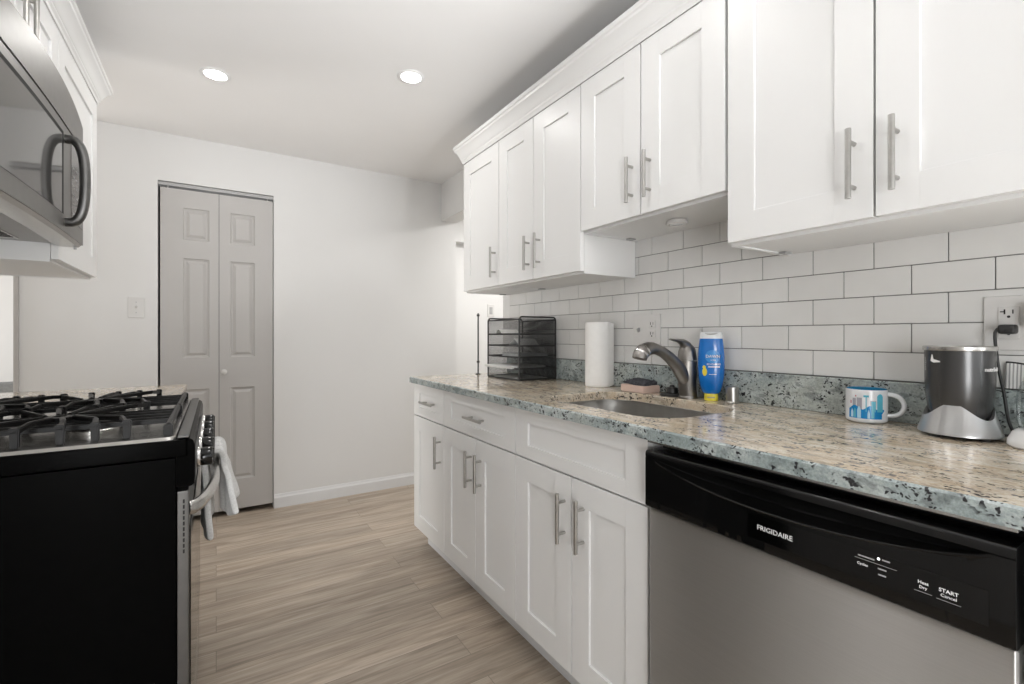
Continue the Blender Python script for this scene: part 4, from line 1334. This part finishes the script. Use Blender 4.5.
# ------------------------------------------------------------------ left: stove
SY0, SY1 = 1.287, 2.043
def stove():
    t = thing('gas_range', 'black and stainless gas range at left with cast iron grates', 'stove', (-0.41, (SY0 + SY1) / 2, 0))
    xb, xf = -0.735, -0.068
    mb = MB()
    mb.box(xb, xf, SY0, SY1, 0.02, 0.862, 0.002)
    mb.build('body', M['black_side'], t)
    MB().box(xb, xf + 0.02, SY0 - 0.003, SY1 + 0.003, 0.864, 0.902, 0.003).build('top_rim', M['black_trim'], t)
    for x in (-0.70, -0.12):
        for y in (SY0 + 0.05, SY1 - 0.05):
            MB().cyl((x, y, 0.0), (x, y, 0.02), 0.02, 14).build('foot', M['black_plastic'], t)
    # cooktop pan
    mb = MB()
    ct = rrect(xb + 0.004, xf + 0.002, SY0 + 0.004, SY1 - 0.004, 0.02)
    ci = rrect(xb + 0.035, xf - 0.022, SY0 + 0.035, SY1 - 0.035, 0.03)
    ci2 = rrect(xb + 0.045, xf - 0.032, SY0 + 0.045, SY1 - 0.045, 0.03)
    rows = [[(x, y, 0.9022) for x, y in ct], [(x, y, 0.909) for x, y in rrect(xb + 0.007, xf - 0.001, SY0 + 0.007, SY1 - 0.007, 0.02)], [(x, y, 0.909) for x, y in ci], [(x, y, 0.905) for x, y in ci2]]
    mb.grid(rows, closed=True); mb.add(rows[-1], [tuple(range(len(ci2)))])
    mb.build('cooktop', M['steel_plain'], t)
    # stainless front lip and control panel
    mb = MB()
    pr = [(xf + 0.0205, 0.900), (-0.0435, 0.9035), (-0.036, 0.898), (-0.0325, 0.885), (-0.034, 0.80), (-0.040, 0.795), (xf, 0.795), (xf, 0.8635), (xf + 0.0205, 0.8635)]
    mb.prism(pr, lambda a, b, c: (a, c, b), SY0 + 0.004, SY1 - 0.004)
    cp = mb.build('control_panel', M['black_trim'], t, sharp=25)
    mb = MB(); mb.box(-0.066, -0.044, SY0 + 0.004, SY1 - 0.004, 0.9038, 0.9105, 0.0025); mb.build('front_trim', M['oven_steel'], t)
    MB().box(-0.0335, -0.0315, SY0 + 0.012, SY1 - 0.012, 0.806, 0.878, 0.0008).build('panel_face', M['oven_steel'], cp)
    # knobs
    for k in range(5):
        y = SY0 + 0.100 + k * (SY1 - SY0 - 0.20) / 4
        z = 0.838
        base = MB().lathe([(0, 0), (0.025, 0), (0.0255, 0.003), (0.024, 0.007), (0, 0.007)], (-0.0315, y, z), 28, axis='x').build('knob_skirt', M['chrome'], cp)
        mb = MB().lathe([(0.0205, 0.0072), (0.022, 0.010), (0.0225, 0.026), (0.0215, 0.0315), (0.018, 0.0335), (0, 0.034)], (-0.0315, y, z), 28, axis='x')
        mb.box(-0.0315 + 0.0335, -0.0315 + 0.036, y - 0.003, y + 0.003, z - 0.018, z + 0.018, 0.001)
        mb.build('knob', M['black_gloss'], cp)
    # oven door
    dx0, dx1 = -0.0665, -0.044
    mb = MB(); mb.box(dx0, dx1, SY0 + 0.002, SY1 - 0.002, 0.185, 0.786, 0.003)
    od = mb.build('oven_door', M['oven_steel'], t)
    MB().box(dx1 - 0.001, dx1 + 0.003, SY0 + 0.02, SY1 - 0.02, 0.235, 0.70, 0.002).build('door_glass', M['black_gloss'], od)
    for k in range(10):
        z = 0.767 - k * 0.0125
        MB().box(-0.0555, -0.0520, SY0 + 0.0012, SY0 + 0.0035, z - 0.0085, z, 0.0003).build('vent_slot', M['dark'], od)
    pts = []; n = 24
    for k in range(n + 1):
        s = k / n
        y = SY0 + 0.035 + (SY1 - SY0 - 0.07) * s
        q = min(1, 4 * s * (1 - s) * 1.15)
        pts.append((-0.034 + 0.040 * q ** 0.75, y, 0.738))
    pts = [(dx1 - 0.002, SY0 + 0.030, 0.738)] + pts + [(dx1 - 0.002, SY1 - 0.030, 0.738)]
    MB().tube(pts, 0.0135, 16, flat=(1.25, 0.8)).build('door_handle', M['steel_plain'], od, sharp=60)
    # drawer
    MB().box(dx0, dx1, SY0 + 0.002, SY1 - 0.002, 0.035, 0.180, 0.003).build('drawer', M['steel_plain'], t)
    # burners
    for bx_ in (-0.24, -0.56):
        for by in (SY0 + 0.195, SY1 - 0.195):
            b = MB().lathe([(0, 0), (0.048, 0), (0.048, 0.008), (0.040, 0.012), (0, 0.012)], (bx_, by, 0.9055), 28).build('burner', M['steel_plain'], t)
            MB().lathe([(0, 0), (0.036, 0), (0.038, 0.004), (0.034, 0.009), (0, 0.010)], (bx_, by, 0.918), 28).build('burner_cap', M['iron'], b)
    b = MB().lathe([(0, 0), (0.030, 0), (0.030, 0.010), (0.024, 0.014), (0, 0.014)], (-0.40, (SY0 + SY1) / 2, 0.9055), 24, sx=2.4).build('burner', M['iron'], t)
    # grates: two cast iron sections side by side
    def grate(y0, y1):
        mb = MB()
        x0, x1 = -0.690, -0.084
        zl, zh = 0.927, 0.942
        def bar(p, q, w=0.0048, h=0.0052):
            w = min(w, 0.0048); p = Vector(p); q = Vector(q); d = (q - p); L = d.length + 0.004; d.normalize()
            side = Vector((0, 0, 1)).cross(d).normalized(); up = d.cross(side)
            mb.obox((p + q) / 2, (d, side, up), (L / 2, w, h), 0.0022)
        ym = (y0 + y1) / 2
        for x in (x0, x1): bar((x, y0, zl + 0.003), (x, y1, zl + 0.003), 0.006, 0.0075)
        for y in (y0 + 0.075, y0 + 0.118, y1 - 0.118, y1 - 0.075, ym): bar((x0, y, zl + 0.004), (x1, y, zl + 0.004), 0.0055)
        for x in (x0, x1):
            for y in (y0, y1): mb.obox((x, y, 0.9215), ((1, 0, 0), (0, 1, 0), (0, 0, 1)), (0.009, 0.008, 0.0123), 0.002)
        for hx in (-0.300, -0.540):
            hub = Vector((hx, ym, zh))
            mb.lathe([(0.014, -0.005), (0.026, -0.005), (0.027, 0.004), (0.013, 0.005), (0.014, -0.005)], hub, 20)
            for ye, sg in ((y0, 1), (y1, -1)):
                for dx in (-0.100, -0.032, 0.035, 0.090, 0.143):
                    xf_ = hx + dx
                    if not x0 < xf_ < x1: continue
                    # foot at the edge, then a finger bent towards the hub
                    mb.obox((xf_, ye, 0.928), ((1, 0, 0), (0, 1, 0), (0, 0, 1)), (0.0070, 0.0055, 0.0187), 0.002)
                    mb.obox((xf_, ye - sg * 0.001, zh + 0.004), ((1, 0, 0), (0, 1, 0), (0, 0, 1)), (0.0078, 0.0065, 0.0050), 0.002)
                    far = abs(dx) > 0.05
                    tgt = hub + Vector((dx * 0.28, -sg * 0.030, 0)) if not far else hub + Vector((math.copysign(0.028, dx), -sg * 0.012, 0))
                    mid = Vector((xf_ + (tgt.x - xf_) * (0.15 if far else 0.3), ye + sg * 0.060, zh + 0.006))
                    bar((xf_, ye, zh - 0.001), mid, 0.0055, 0.0055)
                    bar(mid, (tgt.x, tgt.y, zh + 0.002), 0.0052, 0.0055)
        return mb
    for (a, b_) in ((SY0 + 0.034, SY0 + 0.372), (SY1 - 0.372, SY1 - 0.034)):
        grate(a, b_).build('grate', M['iron'], t, sharp=40)
    t.location.x -= 0.008
stove()

# towel over the oven handle
def towel():
    y0, y1 = 1.56, 1.90
    HX, HZ = 0.006, 0.738
    prof = []
    for k in range(10): prof.append((-0.014, 0.530 + (0.722 - 0.530) * k / 9, 'b'))
    for k in range(9):
        a = PI - PI * k / 8
        prof.append((HX + 0.024 * math.cos(a), HZ + 0.024 * math.sin(a), 'o'))
    for k in range(1, 12): prof.append((HX + 0.026, 0.722 + (0.590 - 0.722) * k / 11, 'f'))
    ny = 44; rows = []
    for i in range(ny + 1):
        s = i / ny
        row = []
        for j, (x, z, kx) in enumerate(prof):
            low = max(0.0, (0.735 - z) / 0.15)
            # gathered on the bar, spreading below
            yy = (y0 + y1) / 2 + 0.02 + (s - 0.5) * (y1 - y0) * (0.50 + 0.5 * min(1, low))
            fold = math.sin(s * 15 + 0.6 * low) * 0.6 + math.sin(s * 27 + 2) * 0.4
            wob = mnoise.noise(Vector((s * 5, z * 14, 1.7)))
            if kx == 'f':
                xx = x + low * 0.006 + (0.006 + 0.018 * low) * (fold + 0.35) + 0.005 * wob; zz = z + 0.022 * low - low * 0.018 * math.sin(s * 8)
            elif kx == 'b':
                xx = x + 0.004 * low + (0.003 + 0.007 * low) * fold + 0.003 * wob; zz = z + 0.024 * low - low * 0.012 * math.sin(s * 7 + 1)
            else:
                q = math.sin((j - 10) / 8 * PI)
                xx = x + 0.006 * fold * q + 0.004 * q; zz = z + q * (0.010 + 0.012 * (fold + 0.7))
            row.append((xx, yy, zz))
        rows.append(row)
    mb = MB(); mb.grid(rows)
    me = mb.mesh('dish_towel', [M['towel']], Matrix.Translation((HX, 1.75, 0.56)).inverted(), sharp=80)
    o = bpy.data.objects.new('dish_towel', me); C.objects.link(o); o.location = (HX - 0.012, 1.75, 0.565)
    md = o.modifiers.new('thick', 'SOLIDIFY'); md.thickness = 0.017; md.offset = 0.2
    md2 = o.modifiers.new('soft', 'SUBSURF'); md2.levels = 1; md2.render_levels = 1
    tag(o, 'white terry dish towel draped over the oven door handle', 'towel')
towel()

# ------------------------------------------------------------------ left counter and base cabinet
LC = single('countertop', MB().box(XL + 0.001, -0.112, SY1 + 0.006, 2.590, ZC0, ZC1, 0.004), M['granite'],
            'short granite countertop between the stove and the back wall', 'countertop', (-0.44, 2.32, ZC0))
r = thing('base_cabinet', 'white base cabinet beyond the stove under the short countertop', 'cabinet', (-0.45, 2.32, 0), group=None)
mb = MB(); mb.box(XL + 0.002, -0.165, SY1 + 0.010, 2.575, 0.105, ZC0 - 0.0005); mb.build('cabinet_body', M['cab'], r)
MB().box(XL + 0.002, -0.235, SY1 + 0.010, 2.575, 0.0, 0.1045).build('toe_kick', M['toe'], r)
add_door(r, -0.1445, SY1 + 0.012, 2.573, ZD0, ZD1, 1, (SY1 + 0.06, 0.58)); add_door(r, -0.1445, SY1 + 0.012, 2.573, ZR0, ZR1, 1, (2.31, 0.797), drawer=True, horiz=True, name='drawer')

# ------------------------------------------------------------------ left wall cabinets, crown, microwave
XLU = -0.431
yN, yM, yF = 1.293, 2.066, 2.645
lu = thing('wall_cabinet', 'white single-door wall cabinet right beside the microwave', 'cabinet', (-0.6, 2.355, 1.378), group='white wall cabinets')
upper_body(lu, XLU, XL + 0.001, yM + 0.0005, yF, 1.378, ZT, 1)
add_door(lu, XLU, yM + 0.0015, yF - 0.001, 1.381, 2.120, 1, None)
lm = thing('wall_cabinet', 'short white two-door wall cabinet above the microwave', 'cabinet', (-0.6, 1.68, 1.853), group='white wall cabinets')
upper_body(lm, XLU, XL + 0.001, yN, yM - 0.0005, 1.853, ZT, 1)
add_door(lm, XLU, yN + 0.001, 1.678, 1.856, 2.120, 1, (1.640, 1.965)); add_door(lm, XLU, 1.681, yM - 0.0015, 1.856, 2.120, 1, (1.720, 1.965))
ln = thing('wall_cabinet', 'white wall cabinet left of the microwave, outside the view', 'cabinet', (-0.6, 0.95, 1.378), group='white wall cabinets')
upper_body(ln, XLU, XL + 0.001, 0.72, yN - 0.001, 1.378, ZT, 1)
add_door(ln, XLU, 0.7215, yN - 0.0025, 1.381, ZDT, 1, (0.76, 1.5))
single('crown_molding', crown(XLU, XL + 0.001, 0.72, yF, 1, 0.9, 2.1225, 2.210), M['cab'], 'white crown molding over the cabinets above the microwave', 'crown molding', (XLU, 1.7, 2.104), sharp=30)

def microwave():
    Y0, Y1 = 1.290, 2.046
    zb, zt = 1.426, 1.812
    t = thing('microwave', 'stainless over-the-range microwave mounted above the stove', 'microwave', (-0.57, (Y0 + Y1) / 2, zb))
    MB().box(XL + 0.001, -0.400, Y0, Y1, zb + 0.012, zt, 0.003).build('case', M['steel_mw'], t)
    def XFm(y):
        s = (y - (Y0 + Y1) / 2) / ((Y1 - Y0) / 2)
        return -0.368 + 0.008 * (1 - s * s)
    def slab(ya, yb, z0, z1, off0, off1, name, mat, parent=t, n=24, roll=0.0):
        rows = []
        for k in range(n + 1):
            y = ya + (yb - ya) * k / n
            x = XFm(y)
            zz = z1(y) if callable(z1) else z1
            rows.append([(x + off0, y, z0), (x + off1, y, z0), (x + off1, y, zz - roll), (x + off1 - roll, y, zz), (x + off0, y, zz)])
        mb = MB(); mb.grid(rows, closed=True)
        mb.add(rows[0], [(0, 1, 2, 3, 4)]); mb.add(rows[-1], [(4, 3, 2, 1, 0)])
        return mb.build(name, mat, parent, sharp=30)
    # top vent band
    slab(Y0, Y1, 1.7330, lambda y: 1.812 + 0.040 * max(0, 1 - ((y - 1.72) / 0.33) ** 2) ** 0.8 if y > 1.72 else 1.852 - 0.022 * ((1.72 - y) / 0.43) ** 2, -0.03, 0.0, 'vent_band', M['steel_mw'], roll=0.006)
    slab(Y0, Y1, 1.7262, 1.7332, -0.03, -0.003, 'vent_gap', M['dark'])
    yd = 1.845
    door_ = slab(Y0, yd, zb + 0.002, 1.7262, -0.03, 0.0, 'door', M['steel_mw'])
    slab(Y0 + 0.03, 1.756, 1.474, 1.690, 0.0, 0.0012, 'door_glass', M['mw_glass'], door_)
    slab(Y0 + 0.022, 1.774, 1.690, 1.702, 0.0, 0.0010, 'glass_border', M['dark'], door_)
    slab(1.757, 1.774, 1.474, 1.690, 0.0, 0.0010, 'glass_border', M['dark'], door_)
    cp = slab(yd + 0.001, Y1, zb + 0.002, 1.7262, -0.03, 0.0, 'control_panel', M['steel_mw'])
    slab(yd + 0.020, Y1 - 0.012, 1.475, 1.708, 0.0, 0.0012, 'keypad', plain('keypad_grey', (0.11, 0.105, 0.10), 0.2, 0.3), cp)
    mb = MB()
    for i in range(6):
        for j in range(3):
            y = yd + 0.050 + j * 0.045; z = 1.50 + i * 0.027
            x = XFm(y) + 0.0013
            mb.box(x, x + 0.0005, y - 0.008, y + 0.008, z - 0.003, z + 0.003)
    mb.build('key_print', M['grey_print'], cp)
    # handle: C-shaped bar
    y = 1.800; xf = XFm(y); pts = []
    zc, hh = 1.573, 0.118
    for k in range(25):
        a = -PI / 2 + PI * k / 24
        ca = max(0.0, math.cos(a)); sa = math.sin(a)
        pts.append((xf - 0.002 + 0.046 * ca ** 0.55, y - 0.012 * ca, zc + hh * math.copysign(abs(sa) ** 0.85, sa)))
    MB().tube(pts, 0.0125, 14, up=(0, 1, 0)).build('handle', M['oven_steel'], door_, sharp=70)
    # underside: chin, vent, lamp
    mb = MB()
    rows = []
    for k in range(13):
        yy = Y0 + (Y1 - Y0) * k / 12
        x = XFm(yy)
        rows.append([(x - 0.004, yy, zb + 0.002), (x - 0.012, yy, zb - 0.006), (x - 0.06, yy, zb - 0.006), (x - 0.075, yy, zb + 0.002)])
    mb.grid(rows, closed=True); mb.add(rows[0], [(0, 1, 2, 3)]); mb.add(rows[-1], [(3, 2, 1, 0)])
    mb.build('chin', M['steel_plain'], t, sharp=30)
    bp = MB().box(XL + 0.004, -0.43, Y0 + 0.004, Y1 - 0.004, zb + 0.002, zb + 0.0118); bpo = bp.build('bottom_plate', M['plastic_grey'], t)
    for ya, yb in ((Y0 + 0.07, Y0 + 0.30), (Y1 - 0.30, Y1 - 0.07)):
        mb = MB(); mb.box(-0.66, -0.50, ya, yb, zb - 0.002, zb + 0.0018, 0.001)
        gf = mb.build('grease_filter', M['steel_plain'], bpo)
        mb = MB()
        for k in range(9): mb.box(-0.655, -0.505, ya + 0.012 + k * (yb - ya - 0.02) / 9, ya + 0.020 + k * (yb - ya - 0.02) / 9, zb - 0.003, zb - 0.0018)
        mb.build('filter_slots', M['dark'], gf)
    MB().cyl((-0.385, Y1 - 0.012, zb - 0.014), (-0.385, Y1 - 0.012, zb - 0.0055), 0.004, 10).build('latch_screw', M['plastic_grey'], t)
microwave()

# ------------------------------------------------------------------ sofa in the side room
def sofa():
    t = thing('sofa', 'grey sofa back seen through the gap at far left', 'sofa', (-1.75, 4.75, 0))
    y0, y1 = 4.55, 5.35
    MB().box(-2.85, -1.0, y0, y1, 0.10, 0.40, 0.03).build('base', M['sofa'], t)
    mb = MB(); n = 10; rows = []
    for (yy, dz) in ((y0, -0.40), (y0 - 0.01, -0.1), (y0, -0.01), (y0 + 0.03, 0.0), (y0 + 0.15, 0.0), (y0 + 0.19, -0.03), (y0 + 0.2, -0.40)):
        rows.append([(-2.85 + 1.85 * k / n, yy, 0.81 + dz - (0.12 * max(0, (1.30 + (-2.85 + 1.85 * k / n)) * -0.35) if dz > -0.2 else 0)) for k in range(n + 1)])
    mb.grid(rows); mb.grid([rows[0], rows[-1]])
    for k in (0, -1): mb.add([r[k] for r in rows], [tuple(range(len(rows)))])
    mb.build('backrest', M['sofa'], t, sharp=60)
    for x in (-2.9, -1.12): MB().box(x, x + 0.17, y0, y1, 0.10, 0.62, 0.04).build('arm', M['sofa'], t)
    for x in (-2.72, -1.90): MB().box(x, x + 0.79, y0 + 0.2, y1 + 0.02, 0.40, 0.52, 0.05).build('seat_cushion', M['sofa'], t)
    for x in (-2.8, -1.1):
        for yy in (y0 + 0.06, y1 - 0.06): MB().cyl((x, yy, 0), (x, yy, 0.11), 0.025, 12).build('leg', M['black_plastic'], t)
sofa()

# ------------------------------------------------------------------ recessed ceiling lights
def downlight(x, y, label, power=None):
    t = thing('recessed_light', label, 'ceiling light', (x, y, CEIL), group='recessed ceiling lights')
    MB().lathe([(0.046, -0.0005), (0.060, -0.0005), (0.062, -0.003), (0.057, -0.006), (0.048, -0.007), (0.044, -0.004)], (x, y, CEIL), 40).build('trim_ring', M['white_print'], t)
    MB().lathe([(0, -0.0030), (0.0445, -0.0030), (0.0445, -0.0045), (0, -0.0048)], (x, y, CEIL), 40).build('lens', M['lamp_lens'], t)
    l = area_light('lamp_glow', (0, 0, -0.012), (0, 0, 0), 0.10, 0.10, DOWNLIGHT if power is None else power, (1.0, 0.985, 0.965), 'DISK')
    l.parent = t
downlight(-0.003, 2.556, 'round recessed ceiling light above and in front of the bifold door')
downlight(0.764, 2.099, 'round recessed ceiling light nearer the right-hand wall cabinets')
downlight(0.77, 1.03, 'round recessed ceiling light overhead by the sink wall cabinets', 0.8)
downlight(0.0, 0.92, 'round recessed ceiling light overhead between camera and stove')
downlight(0.35, -0.9, 'round recessed ceiling light behind the camera')
hl = thing('flush_ceiling_light', 'flush ceiling light in the hall beyond the opening', 'ceiling light', (2.4, 3.0, CEIL))
MB().lathe([(0, -0.075), (0.08, -0.070), (0.13, -0.045), (0.15, -0.012), (0.15, -0.001), (0, -0.001)], (2.4, 3.0, CEIL), 40).build('diffuser', emis('hall_diffuser', (1, 0.98, 0.95), 6), hl)
l = area_light('lamp_glow', (0, 0, -0.085), (0, 0, 0), 0.28, 0.28, HALL_POWER, (1.0, 0.985, 0.96), 'DISK'); l.parent = hl
